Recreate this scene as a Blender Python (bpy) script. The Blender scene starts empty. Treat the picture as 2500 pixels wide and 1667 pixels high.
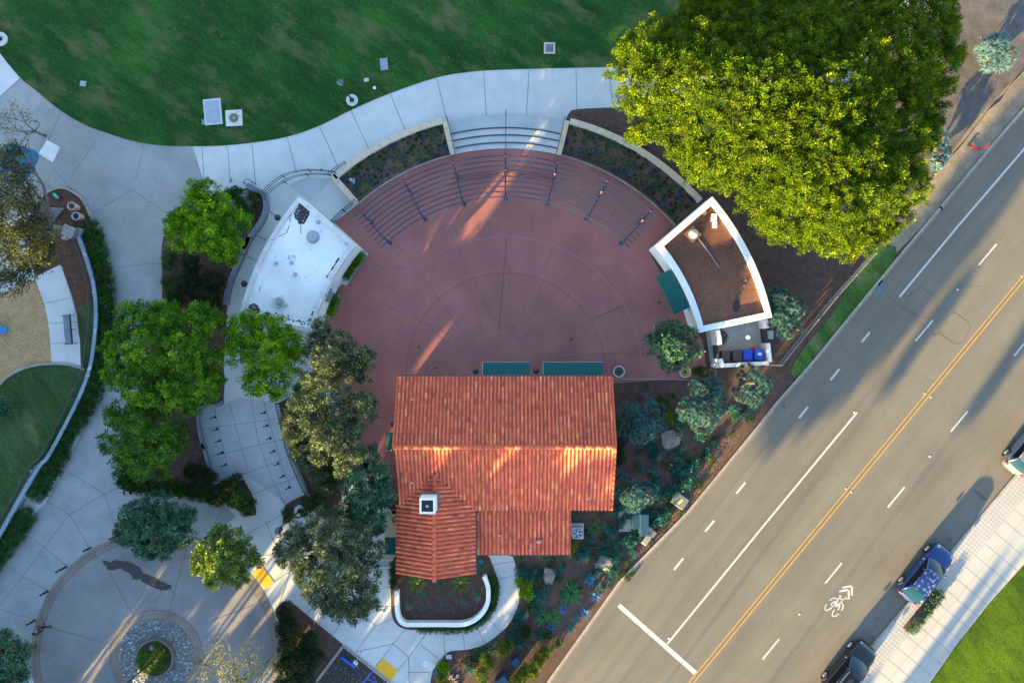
import bpy, math, random
import numpy as np
from mathutils import Vector, Quaternion, Matrix, noise
from mathutils.geometry import tessellate_polygon
random.seed(7); rng = np.random.default_rng(7)
R = math.radians
S = bpy.context.scene
COL = S.collection
# ---------------- camera, sky, sun, exposure ----------------
H = 57.0            # drone height over the plaza
PX = 34.0           # photo pixels per metre on the ground
cam = bpy.data.objects.new('camera', bpy.data.cameras.new('camera')); COL.objects.link(cam)
cam.location = (0, 0, H)
cam.data.sensor_width = 36; cam.data.sensor_fit = 'HORIZONTAL'
cam.data.lens = 36 * H / (2500 / PX)
cam.data.clip_end = 3000
S.camera = cam
S.render.resolution_x = 1024; S.render.resolution_y = 682
SUN_EL = 10.5
DV = Vector((.595, .804, 0)).normalized()      # where the light travels on the ground
NV = Vector((.804, -.595, 0)).normalized()
w = bpy.data.worlds.new('World'); S.world = w; w.use_nodes = True
nt = w.node_tree; nt.nodes.clear()
wo = nt.nodes.new('ShaderNodeOutputWorld'); bg = nt.nodes.new('ShaderNodeBackground')
sk = nt.nodes.new('ShaderNodeTexSky'); sk.sky_type = 'NISHITA'; sk.sun_disc = False
sk.sun_elevation = R(SUN_EL); sk.sun_rotation = math.atan2(-DV.x, -DV.y); sk.air_density = 1.0; sk.dust_density = .6; sk.ozone_density = 1.6
nt.links.new(sk.outputs[0], bg.inputs[0]); nt.links.new(bg.outputs[0], wo.inputs[0])
bg.inputs[1].default_value = .12
sl = bpy.data.lights.new('sun', 'SUN'); sl.energy = 5.0; sl.angle = R(.5); sl.color = (1, .70, .26)
so = bpy.data.objects.new('sun', sl); COL.objects.link(so)
el = R(SUN_EL)
so.rotation_euler = Vector((DV.x*math.cos(el), DV.y*math.cos(el), -math.sin(el))).to_track_quat('-Z', 'Y').to_euler()
so.location = (-40, -60, 60)
S.view_settings.view_transform = 'Standard'; S.view_settings.look = 'None'
S.view_settings.exposure = 2.85; S.view_settings.gamma = 1

# ---------------- coordinates ----------------
CR = {'P': (0, 0, 1), 'A': (0, 0, 2.8), 'B': (600, 0, 2.8), 'C': (1200, 0, 2.8), 'D': (1850, 0, 2.8), 'E': (0, 530, 2.657), 'F': (600, 400, 2.8),
      'G': (1200, 400, 2.8), 'H': (1850, 500, 2.8), 'I': (0, 1080, 2.671), 'J': (600, 880, 2.8), 'K': (1200, 880, 2.8), 'L': (1850, 1000, 2.351),
      'M': (600, 1200, 3.357), 'N': (1050, 1250, 3.618)}
def W(p, z=0.0):
    f = (H - z) / H / PX
    return Vector(((p[0] - 1250) * f, -(p[1] - 833.5) * f, z))
def cv(c, x, y):
    o = CR[c]; return (o[0] + x / o[2], o[1] + y / o[2])
def pl(s):
    """'A 10,20 30,40 P 5,6' -> survey points in one frame"""
    out = []; c = 'P'
    for t in s.split():
        if t in CR: c = t
        else:
            x, y = t.split(','); out.append(cv(c, float(x), float(y)))
    return out
def pw(s, z=0.0): return [W(p, z) for p in (pl(s) if isinstance(s, str) else s)]
def sm(pts, closed=False, n=6):
    pts = [Vector(p) for p in pts]; out = []; N = len(pts)
    rg = range(N) if closed else range(N - 1)
    for i in rg:
        if closed: a, b, c, d = pts[i-1], pts[i], pts[(i+1) % N], pts[(i+2) % N]
        else: a, b, c, d = pts[max(i-1, 0)], pts[i], pts[i+1], pts[min(i+2, N-1)]
        for k in range(n):
            t = k / n
            out.append(.5*((2*b) + (c-a)*t + (2*a-5*b+4*c-d)*t*t + (3*b-a-3*c+d)*t**3))
    if not closed: out.append(pts[-1])
    return out
def arc(c, r, a0, a1, n, z=0.0):
    return [Vector((c[0]+r*math.cos(R(a0+(a1-a0)*i/n)), c[1]+r*math.sin(R(a0+(a1-a0)*i/n)), z)) for i in range(n+1)]

# ---------------- object helpers ----------------
def tag(o, label=None, cat=None, group=None, kind=None):
    if label: o['label'] = label
    if cat: o['category'] = cat
    if group: o['group'] = group
    if kind: o['kind'] = kind
    return o
def thing(name, label, cat, loc=(0, 0, 0), group=None, rz=0):
    o = bpy.data.objects.new(name, None); COL.objects.link(o); o.empty_display_size = .3
    o.location = loc; o.rotation_euler = (0, 0, rz)
    return tag(o, label, cat, group)
def link(name, me, parent=None, loc=None):
    o = bpy.data.objects.new(name, me); COL.objects.link(o)
    if parent is not None: o.parent = parent
    if loc is not None: o.location = loc
    return o
class MB:
    def __init__(s): s.v = []; s.f = []; s.m = []; s.mi = 0
    def add(s, vs, fs):
        b = len(s.v); s.v += [tuple(v) for v in vs]; s.f += [[b+i for i in f] for f in fs]; s.m += [s.mi]*len(fs); return s
    def box(s, c, d, rz=0, top=1.0, tilt=None):
        x, y, z = d[0]/2, d[1]/2, d[2]/2
        vs = [Vector((sx*x*(top if k else 1), sy*y*(top if k else 1), z if k else -z)) for k in (0, 1) for sx, sy in ((-1,-1),(1,-1),(1,1),(-1,1))]
        m = Matrix.Rotation(rz, 3, 'Z')
        if tilt is not None: m = tilt
        vs = [m @ v + Vector(c) for v in vs]
        return s.add(vs, [(3,2,1,0),(4,5,6,7),(0,1,5,4),(1,2,6,5),(2,3,7,6),(3,0,4,7)])
    def cyl(s, c, r, h, n=16, r2=None, cap=True):
        r2 = r if r2 is None else r2; c = Vector(c)
        vs = [c+Vector((r*math.cos(2*math.pi*i/n), r*math.sin(2*math.pi*i/n), 0)) for i in range(n)] + [c+Vector((r2*math.cos(2*math.pi*i/n), r2*math.sin(2*math.pi*i/n), h)) for i in range(n)]
        fs = [(i, (i+1) % n, n+(i+1) % n, n+i) for i in range(n)]
        if cap: fs += [tuple(range(n))[::-1], tuple(range(n, 2*n))]
        return s.add(vs, fs)
    def lathe(s, c, prof, n=24):
        c = Vector(c); vs = []; fs = []; m = len(prof)
        for i in range(n):
            a = 2*math.pi*i/n
            for r, z in prof: vs.append(c+Vector((r*math.cos(a), r*math.sin(a), z)))
        for i in range(n):
            j = (i+1) % n
            for k in range(m-1): fs.append((i*m+k, j*m+k, j*m+k+1, i*m+k+1))
        return s.add(vs, fs)
    def tube(s, pts, rad, n=6, cap=True):
        pts = [Vector(p) for p in pts]; m = len(pts); vs = []
        for i, p in enumerate(pts):
            t = (pts[min(i+1, m-1)] - pts[max(i-1, 0)]).normalized()
            a = Vector((0, 0, 1)) if abs(t.z) < .9 else Vector((1, 0, 0))
            u = t.cross(a).normalized(); v = t.cross(u)
            r = rad[i] if isinstance(rad, (list, tuple)) else rad
            for k in range(n):
                g = 2*math.pi*k/n; vs.append(p + (u*math.cos(g) + v*math.sin(g))*r)
        fs = [(i*n+k, i*n+(k+1) % n, (i+1)*n+(k+1) % n, (i+1)*n+k) for i in range(m-1) for k in range(n)]
        if cap: fs += [tuple(range(n))[::-1], tuple(range((m-1)*n, m*n))]
        return s.add(vs, fs)
    def flat(s, pts, z):
        pts = [Vector((p[0], p[1], z)) for p in pts]
        tr = tessellate_polygon([pts]); fs = []
        for t in tr:
            a, b, c = [pts[i] for i in t]
            fs.append(t if (b-a).cross(c-a).z > 0 else t[::-1])
        return s.add(pts, fs)
    def prism(s, pts, z0, z1):
        n = len(pts); ar = sum(pts[i][0]*pts[(i+1) % n][1]-pts[(i+1) % n][0]*pts[i][1] for i in range(n))
        if ar < 0: pts = pts[::-1]
        s.flat(pts, z1)
        s.add([(p[0], p[1], z0) for p in pts]+[(p[0], p[1], z1) for p in pts], [(i, (i+1) % n, n+(i+1) % n, n+i) for i in range(n)])
        return s
    def strip(s, pts, wd, z0, z1=None, closed=False):
        """ribbon (z1 None) or wall of rectangular section along a line"""
        pts = [Vector((p[0], p[1], 0)) for p in pts]; m = len(pts); L = []; Rr = []
        for i, p in enumerate(pts):
            if closed: t = pts[(i+1) % m]-pts[i-1]
            else: t = pts[min(i+1, m-1)]-pts[max(i-1, 0)]
            t.normalize(); nn = Vector((-t.y, t.x, 0))*wd/2; L.append(p+nn); Rr.append(p-nn)
        rg = range(m) if closed else range(m-1)
        if z1 is None:
            return s.add([(p.x, p.y, z0) for p in L+Rr], [(m+i, m+(i+1) % m, (i+1) % m, i) for i in rg])
        vs = [(p.x, p.y, z) for z in (z0, z1) for p in L+Rr]
        fs = []
        for i in rg:
            j = (i+1) % m
            fs += [(3*m+i, 3*m+j, 2*m+j, 2*m+i), (m+i, m+j, 3*m+j, 3*m+i), (j, i, 2*m+i, 2*m+j)]
        if not closed: fs += [(0, m, 3*m, 2*m), (m+m-1, m-1, 3*m-1, 4*m-1)]
        return s.add(vs, fs)
    def ball(s, c, r, n=10, sq=(1, 1, 1), jit=0, seed=0):
        c = Vector(c); vs = []; m = n//2
        for i in range(m+1):
            th = math.pi*i/m
            for k in range(n):
                ph = 2*math.pi*k/n; d = Vector((math.sin(th)*math.cos(ph)*sq[0], math.sin(th)*math.sin(ph)*sq[1], math.cos(th)*sq[2]))
                q = 1+jit*noise.noise(d*1.7+Vector((seed*3.1, seed*1.7, 0)))
                vs.append(c+d*r*q)
        fs = [(i*n+k, (i+1)*n+k, (i+1)*n+(k+1) % n, i*n+(k+1) % n) for i in range(m) for k in range(n)]
        return s.add(vs, fs)
    def build(s, name, mats, parent=None, smooth=False, loc=None, bevel=0):
        me = bpy.data.meshes.new(name); me.from_pydata(s.v, [], s.f)
        if not isinstance(mats, (list, tuple)): mats = [mats]
        for m in mats: me.materials.append(m)
        if len(mats) > 1: me.polygons.foreach_set('material_index', s.m)
        me.validate()
        if smooth: me.polygons.foreach_set('use_smooth', [True]*len(me.polygons))
        me.update()
        o = link(name, me, parent, loc)
        if bevel:
            b = o.modifiers.new('bevel', 'BEVEL'); b.width = bevel; b.segments = 2; b.limit_method = 'ANGLE'
        return o
def struct(name, mb, mat, smooth=False): return tag(mb.build(name, mat, smooth=smooth), kind='structure')
def copyobj(o, loc=None, rz=None, sc=None, parent=None):
    c = o.copy(); COL.objects.link(c)
    if loc is not None: c.location = loc
    if rz is not None: c.rotation_euler[2] = rz
    if sc is not None: c.scale = (sc,)*3 if not isinstance(sc, (tuple, list)) else sc
    if parent is not None: c.parent = parent
    return c
def copytree(o, loc=None, rz=None, parent=None, sc=None):
    c = copyobj(o, loc, rz, sc, parent)
    for ch in list(o.children): copytree(ch, parent=c)
    return c

# ---------------- materials ----------------
def nmat(name):
    m = bpy.data.materials.new(name); m.use_nodes = True; t = m.node_tree
    return m, t, t.nodes['Principled BSDF'], t.links.new
def rgba(c): return (c[0], c[1], c[2], 1)
def node(t, kind, **k):
    n = t.nodes.new(kind)
    for a, b in k.items(): setattr(n, a, b)
    return n
def noi(t, vec, scale, detail=4, rough=.55, dist=0):
    n = node(t, 'ShaderNodeTexNoise'); n.inputs['Scale'].default_value = scale; n.inputs['Detail'].default_value = detail
    n.inputs['Roughness'].default_value = rough; n.inputs['Distortion'].default_value = dist
    if vec is not None: t.links.new(vec, n.inputs['Vector'])
    return n.outputs['Fac']
def ramp(t, fac, stops):
    n = node(t, 'ShaderNodeValToRGB'); e = n.color_ramp.elements
    while len(e) < len(stops): e.new(.5)
    for q, (p, c) in zip(e, stops):
        q.position = p; q.color = rgba(c) if isinstance(c, (tuple, list)) else (c, c, c, 1)
    t.links.new(fac, n.inputs[0]); return n.outputs[0]
def mix(t, fac, a, b, mode='MIX'):
    n = node(t, 'ShaderNodeMix', data_type='RGBA', blend_type=mode)
    for inp, v in ((n.inputs[0], fac), (n.inputs[6], a), (n.inputs[7], b)):
        if isinstance(v, (int, float)): inp.default_value = v
        elif isinstance(v, (tuple, list)): inp.default_value = rgba(v)
        else: t.links.new(v, inp)
    return n.outputs[2]
def pos(t, rot=0, sc=(1, 1, 1), local=False):
    g = node(t, 'ShaderNodeTexCoord').outputs['Object'] if local else node(t, 'ShaderNodeNewGeometry').outputs['Position']
    mp = node(t, 'ShaderNodeMapping'); mp.inputs['Rotation'].default_value = (0, 0, rot); mp.inputs['Scale'].default_value = sc
    # rotate first, then scale, so that streaks follow a direction
    if rot:
        m0 = node(t, 'ShaderNodeMapping'); m0.inputs['Rotation'].default_value = (0, 0, rot); t.links.new(g, m0.inputs[0])
        mp.inputs['Rotation'].default_value = (0, 0, 0); t.links.new(m0.outputs[0], mp.inputs[0])
    else: t.links.new(g, mp.inputs[0])
    return mp.outputs[0]
def bump(t, b, h, st, dist=.02):
    n = node(t, 'ShaderNodeBump'); n.inputs['Strength'].default_value = st; n.inputs['Distance'].default_value = dist
    t.links.new(h, n.inputs['Height']); t.links.new(n.outputs[0], b.inputs['Normal'])
def M_(name, c, c2=None, sc=3, rough=.8, metal=0, spec=.4, fine=0, finesc=30, bmp=0, local=False, big=0, speck=None, rot=0, stretch=(1, 1, 1)):
    """base colour c mottled to c2, fine = strength of fine grain, big = large soft variation, speck=(colour, scale, threshold)"""
    m, t, b, L = nmat(name); v = pos(t, rot, stretch, local)
    out = None
    if c2 is None: c2 = tuple(x*.8 for x in c)
    out = ramp(t, noi(t, v, sc, 5, .6), [(.3, c2), (.7, c)])
    if big: out = mix(t, 1.0, out, ramp(t, noi(t, v, .12, 3, .5), [(.35, 1-big), (.65, 1+big*.4)]), 'MULTIPLY')
    fo = noi(t, pos(t, local=local), finesc, 3, .7)
    if fine: out = mix(t, 1.0, out, ramp(t, fo, [(.3, 1-fine), (.7, 1+fine*.6)]), 'MULTIPLY')
    if speck:
        so_ = noi(t, pos(t, local=local), speck[1], 2, .6)
        out = mix(t, ramp(t, so_, [(speck[2], 0.0), (speck[2]+.04, 1.0)]), out, speck[0])
    L(out, b.inputs['Base Color']); b.inputs['Roughness'].default_value = rough; b.inputs['Metallic'].default_value = metal
    b.inputs['Specular IOR Level'].default_value = spec
    if bmp: bump(t, b, fo, bmp)
    return m
def leafmat(name, dark, lite, tip=None, trans=.25, rough=.55):
    m, t, b, L = nmat(name)
    a = node(t, 'ShaderNodeAttribute', attribute_name='tint')
    st = [(0.0, dark), (.75, lite)] + ([(1.0, tip)] if tip else [])
    c = ramp(t, a.outputs['Fac'], st)
    c = mix(t, 1.0, c, ramp(t, noi(t, pos(t), .8, 3), [(.3, .75), (.7, 1.2)]), 'MULTIPLY')
    L(c, b.inputs['Base Color']); b.inputs['Roughness'].default_value = rough; b.inputs['Specular IOR Level'].default_value = .1
    tr = node(t, 'ShaderNodeBsdfTranslucent'); L(c, tr.inputs[0]); ms = node(t, 'ShaderNodeMixShader'); ms.inputs[0].default_value = trans
    L(b.outputs[0], ms.inputs[1]); L(tr.outputs[0], ms.inputs[2]); L(ms.outputs[0], t.nodes['Material Output'].inputs[0])
    return m
def X(name, c, rough=.6, metal=0, spec=.5): return M_(name, c, tuple(x*.85 for x in c), 4, rough, metal, spec, fine=.08, finesc=20, local=True)

ROADROT = math.atan2(.771, .636)
mulch = M_('mulch', (.125, .072, .055), (.065, .038, .03), 2.2, .95, fine=.75, finesc=14, bmp=.8, big=.2, speck=((.22, .15, .11), 22, .66))
mulch_bed = M_('planter_mulch', (.17, .1, .065), (.09, .055, .04), 2, .95, fine=.7, finesc=14, bmp=.8, speck=((.3, .22, .15), 20, .66))
mulch_red = M_('red_mulch', (.12, .055, .03), (.06, .028, .018), 2, .95, fine=.7, finesc=14, bmp=.8, speck=((.26, .16, .09), 20, .68))
sandm = M_('sandy_soil', (.27, .22, .16), (.15, .12, .09), 1.2, .95, fine=.4, finesc=12, bmp=.4, big=.15, speck=((.09, .08, .05), 9, .64))
dustm = M_('grey_soil', (.14, .125, .12), (.08, .07, .068), 1.4, .95, fine=.5, finesc=15, bmp=.5, big=.2, speck=((.3, .3, .3), 24, .7))
play = M_('wood_chips', (.46, .3, .15), (.33, .2, .09), 1.5, .95, fine=.5, finesc=11, bmp=.6, big=.1, speck=((.2, .11, .05), 16, .64))
conc = M_('concrete', (.53, .53, .52), (.44, .45, .445), .9, .85, fine=.08, finesc=18, big=.14, speck=((.2, .2, .19), 7, .71))
conc_b = M_('smooth_concrete', (.40, .42, .43), (.33, .35, .37), .8, .75, fine=.07, finesc=18, big=.12)
aggr = M_('washed_aggregate_concrete', (.31, .31, .305), (.235, .237, .237), .5, .9, fine=.22, finesc=12, big=.16, speck=((.13, .13, .13), 9, .66))
conc_tan = M_('pale_sidewalk_concrete', (.36, .345, .325), (.315, .305, .285), 1.2, .85, fine=.07, finesc=18, big=.08)
kerbm = M_('kerb_concrete', (.32, .28, .25), (.22, .19, .17), 2.5, .85, fine=.2, finesc=10)
taupe = M_('roundabout_concrete', (.235, .225, .225), (.17, .163, .17), .55, .85, fine=.14, finesc=12, big=.2, speck=((.1, .09, .09), 6, .68))
taupe_r = M_('roundabout_gutter_concrete', (.24, .19, .165), (.15, .12, .105), .8, .85, fine=.2, finesc=10, big=.15)
redc = M_('red_concrete', (.33, .122, .103), (.25, .092, .085), .55, .75, fine=.07, finesc=14, big=.2, speck=((.32, .2, .17), 11, .735))
jointm = M_('joint_dark', (.12, .12, .12), (.08, .08, .08), 5)
jointr = M_('joint_red', (.16, .06, .055), (.19, .075, .065), 5)
jointl = M_('joint_pale_red', (.34, .16, .14), (.29, .125, .11), 5)
asph = M_('parking_asphalt', (.03, .032, .036), (.018, .02, .023), 1.2, .9, fine=.4, finesc=14, speck=((.1, .1, .1), 20, .7))
def lawnmat(name, g1, g2, bare, thr=.6, rot=0.6):
    m, t, b, L = nmat(name); v = pos(t)
    c = ramp(t, noi(t, v, .16, 5, .6), [(.3, g2), (.7, g1)])
    c = mix(t, 1.0, c, ramp(t, noi(t, pos(t, rot, (.35, 1.6, 1)), .7, 6, .65), [(.3, .62), (.7, 1.4)]), 'MULTIPLY')
    c = mix(t, 1.0, c, ramp(t, noi(t, v, 6, 4, .7), [(.3, .62), (.7, 1.35)]), 'MULTIPLY')
    f = noi(t, v, 22, 3, .7)
    c = mix(t, 1.0, c, ramp(t, f, [(.3, .6), (.7, 1.4)]), 'MULTIPLY')
    bb = ramp(t, noi(t, pos(t, rot, (.6, 1.2, 1)), .42, 7, .68), [(thr, 0.0), (thr+.16, .8)])
    c = mix(t, bb, c, bare); L(c, b.inputs['Base Color']); b.inputs['Roughness'].default_value = .9; b.inputs['Specular IOR Level'].default_value = .15
    bump(t, b, f, .7, .03); return m
grass = lawnmat('lawn_grass', (.02, .085, .012), (.006, .036, .007), (.1, .1, .045), .51)
grass2 = lawnmat('small_lawn_grass', (.05, .085, .025), (.028, .055, .016), (.14, .13, .07), .55, 1.0)
grass3 = lawnmat('bright_lawn_grass', (.055, .1, .003), (.024, .055, .002), (.09, .11, .008), .66, 0.9)
def roadmat():
    m, t, b, L = nmat('road_asphalt'); v = pos(t)
    sv = pos(t, -ROADROT, (.035, .55, 1))
    c = ramp(t, noi(t, sv, 1.0, 5, .6), [(.3, (.108, .099, .083)), (.7, (.148, .134, .11))])
    c = mix(t, 1.0, c, ramp(t, noi(t, v, .35, 4, .6), [(.3, .9), (.7, 1.06)]), 'MULTIPLY')
    f = noi(t, v, 16, 3, .75)
    c = mix(t, 1.0, c, ramp(t, f, [(.3, .85), (.7, 1.14)]), 'MULTIPLY')
    s2 = noi(t, v, 3.2, 2, .6)
    c = mix(t, ramp(t, s2, [(.73, 0.0), (.76, .6)]), c, (.05, .048, .045))
    L(c, b.inputs['Base Color']); b.inputs['Roughness'].default_value = .85; b.inputs['Specular IOR Level'].default_value = .3
    bump(t, b, f, .2, .01); return m
road = roadmat()
paintw = M_('road_paint_white', (.44, .43, .41), (.36, .35, .33), 6, .7, fine=.12, finesc=16, speck=((.35, .33, .3), 9, .7))
painty = M_('road_paint_yellow', (.36, .215, .05), (.29, .17, .05), 5, .7, fine=.15, finesc=16, speck=((.3, .24, .16), 8, .69))
tact = M_('tactile_yellow', (.8, .4, .01), (.66, .33, .01), 4, .7, fine=.1, finesc=30)
bluep = M_('blue_paint', (.02, .08, .5), (.02, .06, .35), 4, .6)
stucco = M_('white_stucco', (.74, .74, .72), (.66, .66, .64), 1.5, .85, fine=.05, finesc=12)
stucco_s = M_('stained_stucco', (.62, .62, .6), (.42, .42, .41), 1.6, .85, fine=.08, finesc=12, speck=((.2, .2, .2), 3, .7))
tanstone = M_('tan_coping', (.58, .46, .33), (.48, .37, .27), 2.5, .85, fine=.1, finesc=12)
steel = M_('dark_blue_metal', (.035, .055, .075), (.03, .045, .06), 3, .45, .0, .6, local=True)
black = X('black_metal', (.014, .016, .018), .5)
teal = M_('teal_canvas', (.0, .075, .068), (.0, .058, .055), 2.5, .85, fine=.08, finesc=20)
greyw = M_('grey_wall_paint', (.17, .2, .24), (.13, .155, .19), 2, .8, fine=.1, finesc=10)
bark = M_('bark', (.17, .12, .08), (.09, .065, .045), 6, .9, fine=.3, finesc=20, bmp=.5)
barkp = M_('pale_bark', (.17, .15, .13), (.1, .09, .08), 6, .9)
rockm = M_('rock', (.23, .2, .16), (.12, .11, .095), 2.5, .9, fine=.2, finesc=10, bmp=.4)
rockb = M_('blue_grey_rock', (.16, .165, .17), (.1, .105, .115), 2.5, .9, fine=.15, finesc=10, bmp=.4)
glassd = X('dark_glass', (.02, .035, .045), .06, 0, .8)
chrome = X('chrome', (.6, .6, .62), .25, .9)
rubber = X('rubber', (.012, .012, .013), .8)
terr = M_('terracotta', (.42, .2, .1), (.34, .16, .08), 3, .8)
sandstone = M_('cast_stone', (.5, .4, .32), (.4, .32, .26), 4, .85, fine=.15, finesc=22)
soil = M_('potting_soil', (.05, .04, .032), (.03, .024, .02), 6, .95, fine=.4)
# ---------------- foliage generators ----------------
def leafmesh(name, base, tip, side, tint, mat):
    """rhombic leaves: base (n,3), tip, half width vectors"""
    n = len(base); mid = base*.45+tip*.55
    co = np.stack([base, mid+side, tip, mid-side], 1).reshape(-1, 3)
    me = bpy.data.meshes.new(name)
    me.vertices.add(4*n); me.vertices.foreach_set('co', co.astype(np.float32).ravel())
    me.loops.add(4*n); me.loops.foreach_set('vertex_index', np.arange(4*n, dtype=np.int32))
    me.polygons.add(n); me.polygons.foreach_set('loop_start', np.arange(0, 4*n, 4, dtype=np.int32))
    try: me.polygons.foreach_set('loop_total', np.full(n, 4, dtype=np.int32))
    except Exception: pass
    a = me.attributes.new('tint', 'FLOAT', 'POINT'); a.data.foreach_set('value', np.repeat(tint, 4).astype(np.float32))
    me.materials.append(mat); me.update(calc_edges=True); return me
def unit(a): return a/np.maximum(np.linalg.norm(a, axis=1, keepdims=True), 1e-6)
def crown(name, lobes, mat, parent=None, leaf=.17, clump=.34, dens=5, n=26, seed=0, low=-.35, wr=.42, bare=0.0, up=.35, zmin=.05, inner=.35, keep=None, flat=1.0):
    r = np.random.default_rng(seed+11); L = np.array(lobes, float); C = []; Nn = []
    for i, (x, y, z, a, b, c) in enumerate(L):
        m = int(dens*4*math.pi*((a*b+a*c+b*c)/3)*.75*(1-bare))+4
        d = unit(r.normal(size=(m*2, 3))); d = d[d[:, 2] > low][:m]
        k = r.uniform(.78, 1.1, len(d)); q = r.random(len(d)) < inner; k[q] = r.uniform(.45, .86, q.sum())
        ph = r.uniform(0, 6.3, 4); k *= 1+.13*np.sin(4*d[:, 0]+ph[0])*np.sin(4*d[:, 1]+ph[1])+.07*np.sin(9*d[:, 0]+ph[2])*np.sin(9*d[:, 1]+ph[3])
        p = np.array([x, y, z])+d*np.array([a, b, c])*k[:, None]
        C.append(p); Nn.append(unit(d/np.array([a, b, c])))
    C = np.concatenate(C); Nn = np.concatenate(Nn)
    inside = np.zeros(len(C), bool)
    for x, y, z, a, b, c in L:
        e = ((C-[x, y, z])/[a, b, c]); inside |= (e**2).sum(1) < .2
    ok = (~inside) & (C[:, 2] > zmin)
    if keep is not None: ok &= keep(C)
    C = C[ok]; Nn = Nn[ok]; m = len(C)
    ct = r.random(m)
    off = unit(r.normal(size=(m, n, 3)).reshape(-1, 3))*(r.random((m*n, 1))**.6)*clump
    off[:, 2] *= flat
    cr = np.repeat(C, n, 0); nr = np.repeat(Nn, n, 0)
    base = cr+off
    d = unit(off/clump*.8+nr*.22+np.array([0, 0, up*.6])+r.normal(size=base.shape)*.4)
    ln = leaf*r.uniform(.65, 1.35, (len(base), 1))
    tip = base+d*ln
    s = unit(np.cross(d, nr+.42*r.normal(size=d.shape)))*ln*wr*.5
    out = (off*nr).sum(1)/clump
    tint = np.clip(.02+.62*np.repeat(ct, n)**1.25+.3*r.random(len(base))+.08*out, 0, 1)  # inner side of each clump tinted darker, shade painted into the leaves
    return link(name, leafmesh(name, base, tip, s, tint, mat), parent)
def wood(name, base, tips, r0, mat, parent, h0=.35, seed=0, twigs=0):
    rr = random.Random(seed); mb = MB(); base = Vector(base)
    top = sum((Vector(t) for t in tips), Vector())/len(tips)
    fork = base.lerp(top, h0)
    mb.tube([base, base.lerp(fork, .5)+Vector((rr.uniform(-.05, .05), rr.uniform(-.05, .05), 0)), fork], [r0*1.25, r0, r0*.85], 8)
    o = mb.build('trunk', mat, parent, smooth=True)
    for t in tips[:26]:
        t = Vector(t); m = MB(); md = fork.lerp(t, .5)+Vector((rr.uniform(-.3, .3), rr.uniform(-.3, .3), -.1*(t-fork).length))
        m.tube([fork, md, t], [r0*.55, r0*.34, r0*.12], 6)
        for k in range(twigs):
            e = t+Vector((rr.uniform(-1, 1), rr.uniform(-1, 1), rr.uniform(.1, .8)))*.9
            m.tube([md.lerp(t, rr.uniform(.2, .9)), e], [r0*.16, r0*.05], 4)
        m.build('limb', mat, parent, smooth=True)
    return o
def tree(name, label, cat, lobes, mat, base=None, r0=.2, barkm=None, group=None, twigs=0, crownname='crown', **k):
    """lobes: 'x,y,r,z[,rz]' in survey pixels at crown height"""
    L = []
    for t in lobes.split():
        q = [float(v) for v in t.split(',')]; q += [.6]*(4-len(q)); p = W(q[:2], q[3]); r = max(.3, q[2]*(H-q[3])/H/PX-.75*k.get('clump', .2))
        L.append((p.x, p.y, p.z, r, r, q[4] if len(q) > 4 else r*.85))
    c = sum((Vector(l[:3]) for l in L), Vector())/len(L)
    b = Vector((c.x, c.y, 0)) if base is None else W(base)
    t = thing(name, label, cat, b, group)
    o = crown(crownname, [(l[0]-b.x, l[1]-b.y, l[2], l[3], l[4], l[5]) for l in L], mat, t, **k)
    if r0: wood('trunk', (0, 0, 0), [(l[0]-b.x, l[1]-b.y, l[2]-.35*l[5]) for l in L], r0, barkm or bark, t, twigs=twigs, seed=len(lobes))
    return t
def hedge(name, label, cat, line, wpx, h, mat, group=None, closed=False, step=.3, **k):
    """clipped foliage following a ground line"""
    pts = sm(pw(line), n=4) if not closed else pw(line); L = []; acc = 0; last = None
    wd = wpx/PX/2
    for p in pts:
        if last is None or (p-last).length > wd*.8: L.append((p.x, p.y, h*.5, wd, wd, h*.55)); last = p
    b = Vector((sum(l[0] for l in L)/len(L), sum(l[1] for l in L)/len(L), 0))
    t = thing(name, label, cat, b, group)
    kw = dict(leaf=.11, clump=.15, dens=48, n=16, low=-.1, inner=.2, up=.5); kw.update(k)
    crown('foliage', [(l[0]-b.x, l[1]-b.y)+l[2:] for l in L], mat, t, **kw)
    m = MB()
    for l in L[::2]: m.tube([(l[0]-b.x, l[1]-b.y, 0), (l[0]-b.x+.05, l[1]-b.y, h*.6)], [.03, .015], 5)
    m.build('stems', bark, t); return t
def fillpoly(poly, n, seed=0, inset=0):
    """random points inside a polygon"""
    rr = random.Random(seed); xs = [p[0] for p in poly]; ys = [p[1] for p in poly]; out = []
    def ins(x, y):
        c = False; j = len(poly)-1
        for i in range(len(poly)):
            a, b = poly[i], poly[j]
            if (a[1] > y) != (b[1] > y) and x < (b[0]-a[0])*(y-a[1])/(b[1]-a[1])+a[0]: c = not c
            j = i
        return c
    def dist(x, y):
        d = 1e9
        for i in range(len(poly)):
            a = Vector(poly[i][:2]); b = Vector(poly[i-1][:2]); p = Vector((x, y)); ab = b-a
            t = max(0, min(1, (p-a).dot(ab)/max(ab.length_squared, 1e-9))); d = min(d, (p-a-ab*t).length)
        return d
    while len(out) < n:
        x, y = rr.uniform(min(xs), max(xs)), rr.uniform(min(ys), max(ys))
        if ins(x, y) and (not inset or dist(x, y) > inset): out.append((x, y))
    return out
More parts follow.
